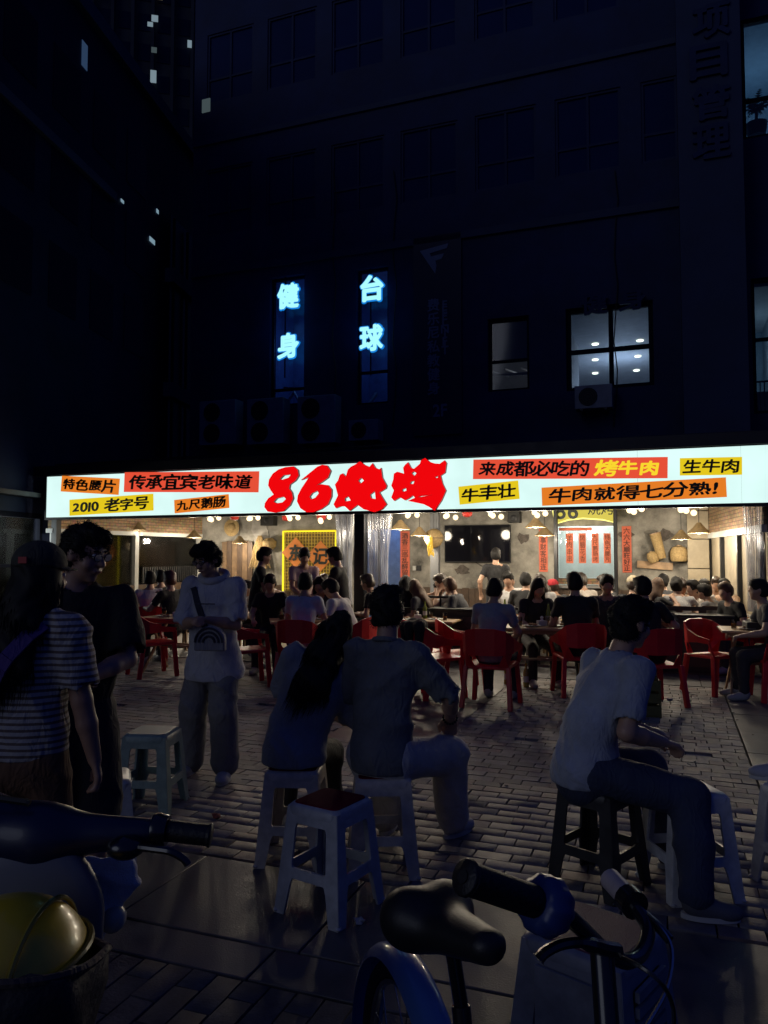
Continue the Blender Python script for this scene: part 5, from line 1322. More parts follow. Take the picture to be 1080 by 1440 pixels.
def cap(pi, m, brim_back=False):
    hp, s = pi['hp'], pi['s']; HA = pi['HA']
    P_ = [ell(hp(0, -.012, .052), HA, A3(.098, .116, .100) * s)]
    q = -1 if brim_back else 1
    me, _ = sdf_mesh(P_, (), h=.010, k=.02, clip=[half(hp(0, 0, .035), -HA[2])]); o = link_mesh('cap', me, m, pi['root'])
    br = MB(); n = 12
    for th in (0, .006):
        for rr_, dz in ((.0, 0), (.075, -.014)):
            br.v += [tuple(hp(.085 * math.cos(t) * (1 + rr_ * .8), q * (.085 * math.sin(t) + rr_ * math.sin(t)) + 0, .046 + dz + th)) for t in np.linspace(.25, math.pi - .25, n)]
    for i in range(n - 1):
        br.f += [(i, i + 1, n + i + 1, n + i), (2 * n + i, 3 * n + i, 3 * n + i + 1, 2 * n + i + 1), (n + i, n + i + 1, 3 * n + i + 1, 3 * n + i)]
    br.build('brim', m, o, True)

# ================================================================== WHO IS THERE
def w2l(loc, yaw, p):
    d = Vector(p) - Vector((loc[0], loc[1], 0)); a = R(-yaw)
    return (d.x * math.cos(a) - d.y * math.sin(a), d.x * math.sin(a) + d.y * math.cos(a), d.z)
def stripes():
    m = cloth('stripe', (.34, .33, .34)); n = m.node_tree.nodes; l = m.node_tree.links
    tc = n.new('ShaderNodeTexCoord'); sx = n.new('ShaderNodeSeparateXYZ'); l.new(tc.outputs['Object'], sx.inputs[0])
    mu = n.new('ShaderNodeMath'); mu.operation = 'MULTIPLY'; mu.inputs[1].default_value = 270; l.new(sx.outputs[2], mu.inputs[0])
    si = n.new('ShaderNodeMath'); si.operation = 'SINE'; l.new(mu.outputs[0], si.inputs[0])
    mr = n.new('ShaderNodeMapRange'); mr.inputs[1].default_value = .1; mr.inputs[2].default_value = .35; l.new(si.outputs[0], mr.inputs[0])
    mx = n.new('ShaderNodeMix'); mx.data_type = 'RGBA'; mx.inputs[6].default_value = (.33, .32, .33, 1); mx.inputs[7].default_value = (.10, .075, .07, 1)
    l.new(mr.outputs[0], mx.inputs[0]); l.new(mx.outputs[2], n['Principled BSDF'].inputs['Base Color']); return m

# the pair standing at the left
LA_ = Vector((-1.345, 2.92, 0))
pA = person('person from behind in a striped tee and cap with a purple bag strap', LA_, -14, Ht=1.62, lean=2, hands={1: (.27, .06, .78), -1: (-.25, .1, .8)}, shirtm=stripes(), baggy=.03, sleeve=.85, hem=-.02, hair='long', head=(-20, 4, 0), hat=True,
            pants=('brown', (.13, .065, .035)), short=True, res=.0115, feet={1: (.11, .03, 0), -1: (-.11, -.05, 0)}, shoe=(.25, .25, .25), sk=(.36, .20, .13))
cap(pA, cloth('cap_olive', (.05, .05, .035)))
MB().box(-.018, .018, -.004, .004, -.012, .012).build('cap_badge', mat('badge_red', (.4, .03, .03), .6), pA['root'], loc=Vector(pA['hp'](.05, -.118, .062)))
from mathutils.bvhtree import BVHTree
def on_shirt(pi, a, b, back, n=14, off=.012, extra=()):
    vs, fs = [], []
    for o_ in (pi['shirt'],) + tuple(extra):
        k = len(vs); vs += [v.co.copy() for v in o_.data.vertices]; fs += [[i + k for i in p.vertices] for p in o_.data.polygons]
    bv = BVHTree.FromPolygons(vs, fs); dr = Vector(pi['fw'] * (1 if back else -1)); res_ = []
    for i in range(n):
        p = Vector(a) + (Vector(b) - Vector(a)) * i / (n - 1); h = bv.ray_cast(p - dr * .6, dr)
        if h[0] is not None: res_.append(h[0] - dr * off)
    return res_
P_ = pA; hairo = [c for c in P_['root'].children if c.name.startswith('hair')]
pts = on_shirt(P_, P_['sh'][1] + P_['up'] * .03 - P_['rt'] * .05, P_['pel'] - P_['rt'] * .19 - P_['up'] * .02, True, extra=tuple(hairo))
ob = empty('crossbody_bag', LA_, R(-14), 'purple bag strap slung over the striped tee', 'bag')
b = MB()
for i in range(len(pts) - 1): b.bar(pts[i], pts[i + 1], .055, .010, (0, 1, 0))
b.build('strap', cloth('purple', (.055, .03, .17)), ob)
MB().box(-.30, -.14, -.24, -.16, .62, .84).build('pouch', cloth('purple', (.055, .03, .17)), ob, bevel=.02)

LB_ = Vector((-1.39, 3.44, 0))
pB = person('person in black tee and dark shorts looking down at a phone', LB_, -150, Ht=1.72, lean=5, hands={1: (.07, .30, 1.10), -1: (-.02, .31, 1.09)}, hpole={1: (.9, -.3, -.5), -1: (-.9, -.3, -.5)}, head=(42, 14, 0),
            shirt=('blackt', (.012, .012, .014)), pants=('navy', (.014, .015, .026)), short=True, pbaggy=.035, baggy=.035, sleeve=.9, hem=.03, res=.0115, girth=1.14, shoe=(.12, .12, .12), sk=(.40, .24, .17))
glasses(pB)
ph_ = empty('mobile_phone', LB_, R(-150), 'phone in the hands of the person in black at left', 'phone'); MB().box(-.035, .035, .37, .378, 1.05, 1.20).build('case', M_black, ph_, bevel=.004); MB().box(-.031, .031, .366, .3695, 1.055, 1.195).build('screen', mat('phone_glass', (.02, .02, .025), .1, var=0), ph_)

LC_ = Vector((-1.235, 5.62, 0)); CY = 172
pC = person('person in pale hooded tee and baggy grey trousers standing with hands together', LC_, CY, Ht=1.68, lean=3, hands={1: (.05, .26, 1.13), -1: (-.05, .26, 1.14)}, hpole={1: (.6, -.5, -1), -1: (-.6, -.5, -1)}, head=(-24, 22, 0),
            shirt=('hoodie', (.46, .46, .48)), pants=('greyp', (.20, .195, .19)), pbaggy=.034, baggy=.034, sleeve=.98, hem=.16, hood=True, res=.0115, shoe=(.45, .45, .45), feet={1: (.19, -.06, 0), -1: (-.12, .06, 0)})
glasses(pC)
MB().box(-.075, .075, .0, .004, -.004, .004).build('chest_print', cloth('print_dark', (.05, .05, .07)), pC['shirt'], loc=Vector(pC['ch'] + pC['fw'] * .17 + pC['up'] * .02))
bag = empty('crossbody_bag', LC_, R(CY), 'small grey rounded crossbody bag with curved dark bands on the hooded tee', 'bag')
b = MB(); arc = [(.11 * math.cos(t), .10 * math.sin(t)) for t in np.linspace(0, math.pi, 13)]
prof = [(-.11, -.07), (.11, -.07)] + arc
for y_ in (.255, .315): b.v += [(x_ - .08, y_, 1.0 + z_) for x_, z_ in prof]
n = len(prof); b.f = [(i, (i + 1) % n, n + (i + 1) % n, n + i) for i in range(n)] + [tuple(range(n - 1, -1, -1)), tuple(range(n, 2 * n))]
b.build('pouch', cloth('bag_grey', (.22, .22, .25)), bag, bevel=.012)
for k, r_ in enumerate((.098, .070, .042)):
    MB().tube([(-.08 + r_ * math.cos(t),   .319, .99 + r_ * math.sin(t)) for t in np.linspace(0, math.pi, 13)], .008, 6).build('dark_band', cloth('bag_dark', (.03, .03, .045)), bag)
b = MB(); pts = on_shirt(pC, pC['sh'][1] + pC['up'] * .01 - pC['rt'] * .05, A3(.0, 0, 1.05), False)
for i in range(len(pts) - 1): b.bar(pts[i], pts[i + 1], .042, .008, (0, 1, 0))
b.build('strap', MATS['cloth_bag_dark'], bag)

# the couple on stools
pD = person('person with long dark hair seated on a stool leaning on the neighbour', ST_D, -6, Ht=1.60, sit=.482, lean=10, side=14.5, head=(4, 10, 24), hair='long', shirt=('greyblue', (.25, .27, .31)), pants=('blackp', (.02, .02, .024)), baggy=.035, res=.0115,
            hands={1: (.16, .34, .66), -1: (-.12, .34, .66)}, sleeve=.9, shoe=(.4, .4, .4))
EY = -22
Er = w2l(ST_E, EY, (.385, 4.44, 0)); El = w2l(ST_E, EY, (.01, 4.50, 0)); Eh = w2l(ST_E, EY, (.36, 4.24, .70))
pE = person('person in dark grey polo and white trousers seated from behind with beaded bracelet', ST_E, EY, Ht=1.80, sit=.482, lean=6, girth=.94, head=(6, 4, -4), shirt=('greypolo', (.135, .145, .16)), pants=('whitep', (.50, .49, .47)), pbaggy=.03, baggy=.018, res=.0115,
            hands={1: Eh, -1: (-.18, .36, .70)}, hpole={1: (.9, -.6, -.2)}, feet={1: Er, -1: El}, sleeve=.88, collar=True, shoe=(.45, .45, .45), kneepole={1: (.5, 1, .4), -1: (-.1, 1, .3)})
b = MB(); wr, el = pE['arms'][1][1], pE['arms'][1][0]; d_ = nrm(wr - el); c_ = wr - d_ * .015; x_ = nrm(np.cross(d_, A3(0, 0, 1))); y_ = np.cross(x_, d_)
br = empty('bead_bracelet', ST_E, R(EY), 'dark bead bracelet on the wrist of the person in grey polo', 'bracelet')
for k in range(16):
    a = 2 * math.pi * k / 16; MB().ball(c_ + (x_ * math.cos(a) + y_ * math.sin(a)) * .037, .0075, 8).build('bead', M_black, br, True)

# the one in the blue tee at right
LF_ = Vector((.975, 3.80, 0)); FY = -72
Fr = w2l(LF_, FY, (1.375, 3.46, 0)); Fl = w2l(LF_, FY, (1.46, 4.02, 0)); Fh = w2l(LF_, FY, (1.33, 3.72, .70)); Fh2 = w2l(LF_, FY, (1.30, 3.90, .72))
pF = person('person in pale blue tee and jeans seated on a black stool looking away right', LF_, FY, Ht=1.80, sit=.482, lean=17, curve=1.6, head=(8, 6, 0), shirt=('paleblue', (.32, .35, .42)), pants=('jeans', (.035, .045, .085)), pbaggy=.018, baggy=.016, res=.0115,
            hands={1: Fh, -1: Fh2}, hpole={1: (.3, -.9, -.6), -1: (-.3, -.9, -.5)}, feet={1: Fr, -1: Fl}, sleeve=.86, shoe=(.10, .10, .12), kneepole={1: (.05, 1, .6), -1: (-.05, 1, .6)})

# ------------------------------------------------------------------ diners at the red chairs
G1 = 'people eating at the terrace tables'
def diner(lab, u, D, yaw, ch=None, **kw):
    p = XY(u, D); kw.setdefault('res', .022); kw.setdefault('lean', 10); kw.setdefault('Ht', 1.68)
    pr = person(lab, p, yaw, sit=.455, group=G1, **kw)
    if ch: chair(p, yaw, ch)
    return pr
W_ = ('white', (.55, .55, .55)); K_ = ('blackt', (.012, .012, .014)); GB = ('greyblue', (.25, .27, .31)); PK = ('pinkish', (.52, .38, .33)); DG = ('darkgrey', (.05, .052, .06))
diner('person in pale tee from behind on a red chair behind the couple', 425, 9.3, -12, 'red chair holding the person in pale tee behind the couple', shirt=('palewhite', (.50, .53, .58)), Ht=1.74)
diner('person in white tee bent over the table beside the dark front post', 496, 9.6, 62, 'red chair holding the bent person in white by the front post', shirt=W_, lean=22, head=(0, 25, 0), Ht=1.72)
diner('person in dark tee facing us across the table, left of the pale tee', 383, 10.7, 178, shirt=K_, head=(0, 22, 0))
diner('person with long hair facing us between the two pale shirts', 455, 10.8, 165, shirt=DG, hair='long', head=(0, 15, 0), Ht=1.58)
diner('person in grey-blue tee from behind at the middle table', 690, 8.2, -22, 'red chair holding the person in grey-blue tee', shirt=GB, Ht=1.68, res=.017, head=(-12, 8, 0))
diner('person with long hair and black top facing us at the middle table', 750, 9.7, 185, shirt=K_, hair='long', head=(8, 22, 0), Ht=1.62, res=.017)
diner('broad person in black from behind at the middle table', 812, 8.85, 2, 'red chair holding the broad person in black', shirt=K_, Ht=1.78, girth=1.08, res=.017)
diner('person in dark tee facing us just right of the broad one in black', 850, 9.8, 172, shirt=DG, head=(0, 12, 0), Ht=1.70)
pO = diner('person in black holding a phone behind the man in the blue tee', 912, 8.25, 12, 'red chair holding the person in black with the phone', shirt=K_, Ht=1.72, hands={1: (.26, .30, .86)}, res=.017)
o = MB().box(-.035, .035, -.004, .004, -.07, .07, Matrix.Rotation(R(-60), 4, 'X')).build('mobile_phone', M_black, None, loc=XY(944, 8.5) + Vector((0, 0, .90))); tag(o, 'phone in the hand of the person in black at the middle table', 'phone')
diner('person in dark grey at the right edge beside the small table', 1090, 8.5, 80, 'red chair at the right edge of the picture', shirt=DG, lean=14)
diner('person in white tee from behind at the left table', 212, 11.6, 15, 'red chair holding the person in white at the left table', shirt=W_)
diner('person with short hair at the left table beside the white tee', 230, 12.4, 30, shirt=DG)
pp = diner('person with reddish hair in black holding up a phone at the left table', 244, 11.2, 55, shirt=K_, hairm=mat('red_hair', (.07, .02, .015), .5), hands={1: (.05, .30, .98), -1: (-.18, .4, .80)}, lean=4)
o = MB().box(-.036, .036, -.004, .004, -.075, .075).build('mobile_phone', M_black, None, loc=XY(233, 11.35) + Vector((0, 0, 1.02)), rz=R(50)); tag(o, 'phone held up at the left table', 'phone')

# ------------------------------------------------------------------ standing staff and guests
def stand(lab, u, D, yaw, **kw):
    kw.setdefault('res', .02); kw.setdefault('Ht', 1.68); return person(lab, XY(u, D), yaw, group='people standing among the tables', **kw)
stand('person in black tee standing in profile left of the lattice panel', 361, 10.9, -80, shirt=K_, hands={1: (.05, .32, 1.05), -1: (-.05, .32, 1.05)}, head=(0, 8, 0))
stand('person in pinkish tee standing before the lattice panel', 426, 11.3, -160, shirt=('pinktee', (.50, .36, .36)), hands={1: (.1, .34, 1.0), -1: (-.06, .34, 1.0)}, head=(-10, 24, 0))
stand('person in black tee standing in profile at the curtain', 482, 10.6, 75, shirt=K_, hands={1: (.05, .36, 1.05), -1: (-.05, .36, 1.02)}, head=(0, 14, 0))
stand('waiter in black from behind below the television', 697, 13.2, -8, shirt=K_, hands={1: (.24, .22, .95), -1: (-.26, .05, .9)})

# ------------------------------------------------------------------ guests inside on low stools
G2 = 'people eating inside the terrace'
M_lst = mat('stool_wood', (.20, .12, .06), .55, var=.25)
def make_low():
    ro = empty('wooden_stool'); MB().box(-.16, .16, -.16, .16, .33, .36).build('seat', M_lst, ro, bevel=.006)
    for sx in (-1, 1):
        for sy in (-1, 1): MB().bar((sx * .15, sy * .15, 0), (sx * .12, sy * .12, .33), .035).build('leg', M_lst, ro)
    return ro
LOW = make_low(); LU = [False]
def inside(lab, u, D, yaw, **kw):
    p = XY(u, D * .935); ri = random.Random(int(u * 7)); kw.setdefault('res', .024); kw.setdefault('lean', ri.uniform(6, 26)); kw.setdefault('Ht', ri.uniform(1.56, 1.80)); kw.setdefault('head', (ri.uniform(-25, 25), ri.uniform(4, 24), ri.uniform(-8, 8))); kw.setdefault('girth', ri.uniform(.92, 1.14)); kw.setdefault('hairm', ri.choice((M_hair, M_hair, M_hairb, mat('dyed_hair', (.10, .05, .025), .6, var=.2))))
    yaw += ri.uniform(-12, 12)
    hd = {1: (.16, .36, ri.choice((.66, .70, .92))), -1: (-.14, .36, ri.choice((.66, .68, .86)))}; kw.setdefault('hands', hd)
    pr = person(lab, (p.x, p.y, .02), yaw, sit=.36, group=G2, **kw)
    o = LOW if not LU[0] else copy_tree(LOW); LU[0] = True; o.location = (p.x, p.y, .02); o.rotation_euler = (0, 0, R(yaw)); tag(o, 'low stool of the ' + lab, 'stool', 'low wooden stools inside'); return pr
inside('guest with long hair and white top beside the blue doorway', 574, 12.7, 25, shirt=W_, hair='long')
inside('guest with long hair bent low right of the blue doorway', 606, 12.5, 70, shirt=DG, hair='long', lean=22)
inside('guest in white tee with hands raised below the television', 640, 13.1, 80, shirt=W_, hands={1: (.1, .3, .95), -1: (-.1, .3, .95)})
inside('guest in dark vest below the left end of the television', 657, 12.6, 60, shirt=DG)
inside('guest in black sitting right of the waiter', 738, 13.0, -10, shirt=K_)
inside('guest in white top with face lit, below the red scroll', 766, 12.9, 140, shirt=W_, hair='long')
p9 = inside('guest with a red cap in front of the hatch', 792, 13.3, 25, shirt=DG, hat=True); cap(p9, cloth('cap_red', (.4, .02, .03)))
p9 = inside('guest with a beige cap near the hatch post', 882, 12.3, -40, shirt=DG, hat=True); cap(p9, cloth('cap_beige', (.45, .38, .26)))
inside('guest with long dark hair beside the beige cap', 906, 11.9, -65, shirt=K_, hair='long')
inside('guest with short hair below the tubular basket', 931, 13.2, -30, shirt=DG)
inside('large guest in tan tee leaning over the crowded table', 947, 12.6, 170, shirt=('tan', (.50, .34, .24)), girth=1.25, lean=20, head=(10, 30, 0), Ht=1.74)
inside('guest in white from behind at the crowded table', 957, 11.75, -5, shirt=W_, hair='bun', lean=18)
inside('guest in white facing us under the wide basket', 976, 13.0, 170, shirt=W_, Ht=1.7)
inside('guest in white in profile beside the bench back', 998, 12.1, 95, shirt=('cream', (.55, .50, .45)), Ht=1.68)
inside('guest with round dark hair from behind at the right bench', 1013, 11.6, 35, shirt=('midgrey', (.2, .2, .21)), Ht=1.58)
inside('guest in black in profile beside the right curtain', 1042, 11.1, 95, shirt=K_, Ht=1.68)

inside('guest in white tee behind the person raising a phone', 262, 13.6, -30, shirt=W_)
inside('guest in grey facing us behind the waiter in black at left', 342, 13.4, 165, shirt=('midgrey', (.2, .2, .21)))
inside('guest in white below the woven straw cape', 376, 13.0, 40, shirt=W_)
inside('guest with long hair below the right edge of the lattice', 468, 12.9, 150, shirt=('cream', (.55, .50, .45)), hair='long')
inside('guest in black just right of the dark front post', 536, 12.6, 70, shirt=K_)
inside('guest in pale tee between the long-haired pair and the television', 622, 13.5, 160, shirt=('palewhite', (.50, .53, .58)))
inside('guest in white tee behind the waiter beneath the television', 716, 13.9, 175, shirt=W_)
inside('guest in cream tee at the counter left of the hatch post', 832, 13.2, 30, shirt=('cream', (.55, .50, .45)))
inside('guest in dark tee at the counter by the hatch post', 862, 12.6, 60, shirt=DG)
inside('guest in white tee at the far corner under the beige panels', 1000, 13.6, 175, shirt=W_)
inside('guest in tan tee at the table end nearest the right wall', 1030, 12.8, 120, shirt=('tan', (.50, .34, .24)))
inside('guest in white tee in front of the wooden shutter', 320, 12.4, -60, shirt=W_)

# ------------------------------------------------------------------ tables
TB = [((255, 10.5), -20, 'at the left table'), ((432, 10.05), 10, 'at the table behind the couple'), ((768, 9.15), -10, 'at the middle table'), ((1072, 8.75), -18, 'at the right edge table')]
for (u_, D_), rz, wh in TB:
    p = XY(u_, D_); table(p, rz, 'folding wooden table ' + wh[3:] if False else 'light wooden folding table ' + {'at the left table': 'beside the red chair at the left', 'at the table behind the couple': 'with tumblers behind the couple', 'at the middle table': 'among the diners in the middle', 'at the right edge table': 'with a black cooker at the right edge'}[wh]); set_table(p, rz, wh)
for k, (u_, D_, rz, wh) in enumerate(((352, 12.7, -20, 'on the inner table under the straw hat'), (592, 12.0, -20, 'on the inner table by the blue doorway'), (705, 12.6, -20, 'on the inner table below the television'), (770, 12.2, -20, 'on the inner table before the hatch'), (915, 12.9, -20, 'on the inner table near the hatch post'), (968, 12.35, -20, 'on the crowded inner table'), (1020, 12.0, -20, 'on the inner table by the right curtain'))):
    p = XY(u_, D_ * .94); table(p, rz, 'pale dining table ' + wh.replace('on the inner table ', '').replace('on the crowded inner table', 'in the crowd below the baskets'), 1.1, .62, .64, 'dining tables inside the terrace', M_dwood); set_table(p, rz, wh, 4, .64, 1.1)
ck = empty('table_cooker', XY(1068, 8.7) + Vector((0, 0, .741)), R(-15), 'black portable gas cooker on the right edge table', 'cooker')
MB().box(-.18, .18, -.14, .14, .0, .09).build('body', M_black, ck, bevel=.01); MB().lathe([(.11, .09), (.12, .11), (.115, .112), (.10, .095)], 18).build('pan_ring', M_dark, ck, True); MB().lathe([(.02, 0), (.02, .02)], 12, (.1, -.14, .045), Matrix.Rotation(R(90), 3, 'X')).build('knob', M_grey, ck)
chair(XY(648, 9.15), -84, 'empty red chair with its seat turned right beside the dark box')
chair(XY(612, 8.75), -66, 'empty red chair with a black jacket on it')
chair(XY(588, 9.25), -38, 'empty red chair behind the one with the jacket')
chair(XY(1002, 8.95), -158, 'single empty red chair in front of the tall black box')
chair(XY(218, 10.2), -55, 'empty red chair at the left beside the person in black tee')
chair(XY(349, 9.45), -70, 'empty red chair half hidden behind the man in the hooded tee')
# jacket over a chair back
jk = empty('black_jacket', XY(612, 8.75), R(-66), 'black jacket thrown over the back of an empty red chair', 'jacket')
me, _ = sdf_mesh([cone((-.2, -.25, .80), (.2, -.27, .82), .05, .055), cone((-.2, -.29, .78), (-.16, -.33, .5), .05, .03), cone((.0, -.32, .80), (.03, -.35, .48), .06, .03), cone((.2, -.29, .8), (.17, -.32, .53), .05, .03), cone((-.1, -.22, .8), (-.08, -.2, .6), .05, .03), cone((.12, -.22, .8), (.1, -.19, .55), .05, .03)], (), .018, .06, fold=lambda X, Y, Z: .012 * np.sin(30 * X + 9 * Z) + .008 * np.sin(22 * Z + 17 * Y))
link_mesh('cloth', me, cloth('blackj', (.01, .01, .012)), jk)
for k, (u_, v_) in enumerate(((713, 962), (740, 966), (722, 952))):
    p = G(u_, v_); o = empty('beer_bottle', p, 0, ['tall beer bottle standing on the paving under the middle table', 'beer bottle on the paving right of the tall one', 'beer bottle at the back on the paving under the middle table'][k], 'bottle', 'beer bottles on the paving')
    MB().lathe([(.034, 0), (.036, .01), (.036, .17), (.015, .23), (.013, .28)], 14).build('bottle', mat('clear_beer', (.35, .28, .06), .1, var=0), o, True); MB().lathe([(.0365, .06), (.0365, .13)], 14).build('paper_label', M_plate, o, True)
cr = empty('beer_crate', XY(893, 7.75), R(-12), 'olive plastic crate of bottles behind the man in the blue tee', 'crate'); M_cr = mat('olive_plastic', (.10, .095, .03), .45)
for z_ in (.02, .14, .26): MB().box(-.2, .2, -.15, -.135, z_, z_ + .09).build('side_slat', M_cr, cr); MB().box(-.2, .2, .135, .15, z_, z_ + .09).build('side_slat', M_cr, cr); MB().box(-.2, -.185, -.134, .134, z_, z_ + .09).build('end_slat', M_cr, cr); MB().box(.185, .2, -.134, .134, z_, z_ + .09).build('end_slat', M_cr, cr)
for sx in (-.19, .19):
    for sy in (-.142, .142): MB().box(sx - .012, sx + .012, sy - .012, sy + .012, 0, .36).build('corner_post', M_cr, cr)
MB().box(-.185, .185, -.134, .134, .0, .02).build('base', M_cr, cr)
# litter
def litter(u, v, lab, c, sz=.03):
    p = G(u, v, .0); rr_ = random.Random(u); b = MB(); n = 9
    vs = [(0, 0, sz * .9)] + [(sz * rr_.uniform(.6, 1.3) * math.cos(2 * math.pi * k / n), sz * rr_.uniform(.6, 1.3) * math.sin(2 * math.pi * k / n), sz * rr_.uniform(.2, .8)) for k in range(n)] + [(sz * rr_.uniform(.4, 1.) * math.cos(2 * math.pi * k / n + .3), sz * rr_.uniform(.4, 1.) * math.sin(2 * math.pi * k / n + .3), .002) for k in range(n)]
    b.add(vs, [(0, 1 + k, 1 + (k + 1) % n) for k in range(n)] + [(1 + k, 1 + n + k, 1 + n + (k + 1) % n, 1 + (k + 1) % n) for k in range(n)])
    o = b.build('litter', mat('paper_%d' % u, c, .8, var=.1), None, loc=p); tag(o, lab, 'litter')
litter(506, 1298, 'crumpled white tissue beside the empty grey stool', (.5, .5, .48), .026); litter(305, 1150, 'reddish scrap of paper on the bricks near the scooter grip', (.25, .06, .04), .03); litter(942, 985, 'flat white scrap of paper on the bricks behind the man in blue', (.5, .5, .5), .035); litter(730, 1000, 'small pale scrap near the middle table legs', (.4, .4, .38), .025)
rl = random.Random(11); b = MB()
for k in range(150):
    s_, w_ = rl.uniform(-4.5, 5.2), rl.uniform(-7.9, -1.2); p = F(s_, w_, .004); a = rl.uniform(0, 6.3); L_ = rl.choice((.02, .03, .03, .12)) * rl.uniform(.6, 1.2); wd_ = .004 if L_ > .06 else .009
    b.bar(p, p + Vector((math.cos(a) * L_, math.sin(a) * L_, rl.uniform(0, .006))), wd_, .003 + .004 * rl.random())
tag(b.build('litter_scraps', mat('scrap_pale', (.32, .29, .24), .8, var=.4, scale=3)), 'skewer sticks, butts and scraps scattered over the paving', 'litter', kind='stuff')
# sneaker on the stool at the right edge
sn = empty('sneaker', (2.02, 3.86, .477), R(75), 'grey sneaker resting on the white stool at the right edge', 'shoe')
me, _ = sdf_mesh([ell((0, .02, .05), np.eye(3), (.045, .09, .05)), ell((0, .12, .035), np.eye(3), (.045, .085, .036)), ell((0, -.03, .08), np.eye(3), (.042, .05, .05))], [ell((0, -.04, .14), np.eye(3), (.03, .045, .06))], .01, .03, clip=[half((0, 0, .004), (0, 0, -1))]); link_mesh('upper', me, mat('sneaker_grey', (.35, .35, .38), .7), sn)
b = MB(); ring = [(.048 * math.sin(t), .055 + .145 * math.cos(t)) for t in np.linspace(0, 2 * math.pi, 25)[:-1]]; b.v = [(x_, y_, z_) for z_ in (.001, .024) for x_, y_ in ring]; b.f = [(i, (i + 1) % 24, 24 + (i + 1) % 24, 24 + i) for i in range(24)] + [tuple(range(23, -1, -1)), tuple(range(24, 48))]; b.build('sole', MATS['shoe_sole'], sn)
# the slatted stool by the bicycle
s9 = make_stool(plast('plastic_dim', (.26, .27, .30)), mat('rose_pad', (.16, .05, .08), .6, bump=.5, bscale=260)); s9.location = (.625, 2.36, 0); s9.rotation_euler = (0, 0, R(-41)); s9.scale = (1.12, 1.12, 1.0); tag(s9, 'grey stool with rose mesh top just behind the bicycle handlebar', 'stool', STG)
for k in range(4):
    if k in (1, 3):
        for j in range(5):
            o = MB().box(-.085, .085, -.162, -.150, .20 + j * .042, .228 + j * .042).build('slat', MATS['plastic_dim'], s9); o.rotation_euler = (0, 0, R(90 * k))
    else:
        o = MB().box(-.088, .088, -.157, -.150, .19, .41).build('infill_panel', MATS['plastic_dim'], s9); o.rotation_euler = (0, 0, R(90 * k))

# ================================================================== BICYCLE
M_blue = mat('blue_paint', (.09, .20, .46), .3, var=.05, coat=.6); M_rub = mat('black_rubber', (.012, .012, .013), .5, var=.15, bump=.2, bscale=150); M_chr = mat('chrome', (.5, .5, .5), .22, metal=1, var=.1); M_bk = mat('black_paint', (.012, .012, .014), .25, var=.05, coat=.4)
RW = Vector((.055, 1.78, .33)); HD = Vector((.30, -.954, 0)); FWc = RW + HD * 1.02
bk = empty('bicycle', (.2, 1.25, 0), 0, 'blue bicycle with black saddle and ribbed grips in the foreground', 'bicycle'); BO = Vector((.2, 1.25, 0))
def bl(p): return Vector(p) - BO
def arc3(c, r, a0, a1, n=24): return [bl(c + HD * (r * math.cos(R(a0 + (a1 - a0) * k / n))) + Vector((0, 0, r * math.sin(R(a0 + (a1 - a0) * k / n))))) for k in range(n + 1)]
def wheel(c):
    ro = empty('wheel', bl(c)); ro.parent = bk
    def ar(r, n=36): return [HD * (r * math.cos(2 * math.pi * k / n)) + Vector((0, 0, r * math.sin(2 * math.pi * k / n))) for k in range(n + 1)]
    MB().tube(ar(.305), .021, 8, False).build('tyre', M_rub, ro, True); MB().tube(ar(.280), .010, 6, False).build('rim', M_chr, ro, True)
    SD = HD.cross(Vector((0, 0, 1))); b = MB(); b.tube([-SD * .05, SD * .05], .022, 10); b.build('hub', M_chr, ro)
    for k in range(16):
        a = 2 * math.pi * k / 16; MB().tube([SD * (.03 * (-1) ** k), HD * (.275 * math.cos(a)) + Vector((0, 0, .275 * math.sin(a)))], .0018, 4).build('spoke', M_chr, ro)
wheel(RW); wheel(FWc)
def fender(c, a0, a1, r=.355):
    b = MB(); SD = HD.cross(Vector((0, 0, 1))); n = 26; prof = [(-.042, -.022), (-.034, -.004), (-.015, .006), (.015, .006), (.034, -.004), (.042, -.022), (.030, -.012), (0, -.001), (-.030, -.012)]
    for k in range(n + 1):
        a = R(a0 + (a1 - a0) * k / n); rd = HD * math.cos(a) + Vector((0, 0, math.sin(a)))
        b.v += [tuple(bl(c + rd * (r + q) + SD * s_)) for s_, q in prof]
    m = len(prof); b.f = [(i * m + j, i * m + (j + 1) % m, (i + 1) * m + (j + 1) % m, (i + 1) * m + j) for i in range(n) for j in range(m)] + [tuple(range(m)), tuple(n * m + j for j in range(m - 1, -1, -1))]
    b.build('fender', M_blue, bk, True)
fender(RW, 20, 215); fender(FWc, -20, 140)
BB = RW + HD * .42 + Vector((0, 0, -.04)); STT = RW + HD * .30 + Vector((0, 0, .42)); HTp = RW + HD * .80 + Vector((0, 0, .50)); HB = RW + HD * .86 + Vector((0, 0, .36))
SAD = Vector(PD(634, 1300, 1.44))
for nm, a, b_, r_ in (('down_tube', BB, HB, .024), ('seat_tube', BB, STT, .018), ('top_tube', STT - Vector((0, 0, .1)), HTp, .022), ('head_tube', HB, HTp, .022), ('chain_stay', RW, BB, .011), ('seat_stay', RW, STT - Vector((0, 0, .05)), .010), ('fork', FWc, HB, .014)):
    MB().tube([bl(a), bl(b_)], r_, 12).build(nm, M_blue if nm in ('down_tube', 'top_tube', 'head_tube') else M_bk, bk, True)
MB().tube([bl(STT), bl(SAD - Vector((0, 0, .03)))], .014, 12).build('seat_post', M_bk, bk, True)
MB().lathe([(.09, -.004), (.09, .004)], 22, bl(BB), Matrix.Rotation(math.atan2(HD.y, HD.x), 3, 'Z') @ Matrix.Rotation(R(90), 3, 'X')).build('chainring', M_bk, bk)
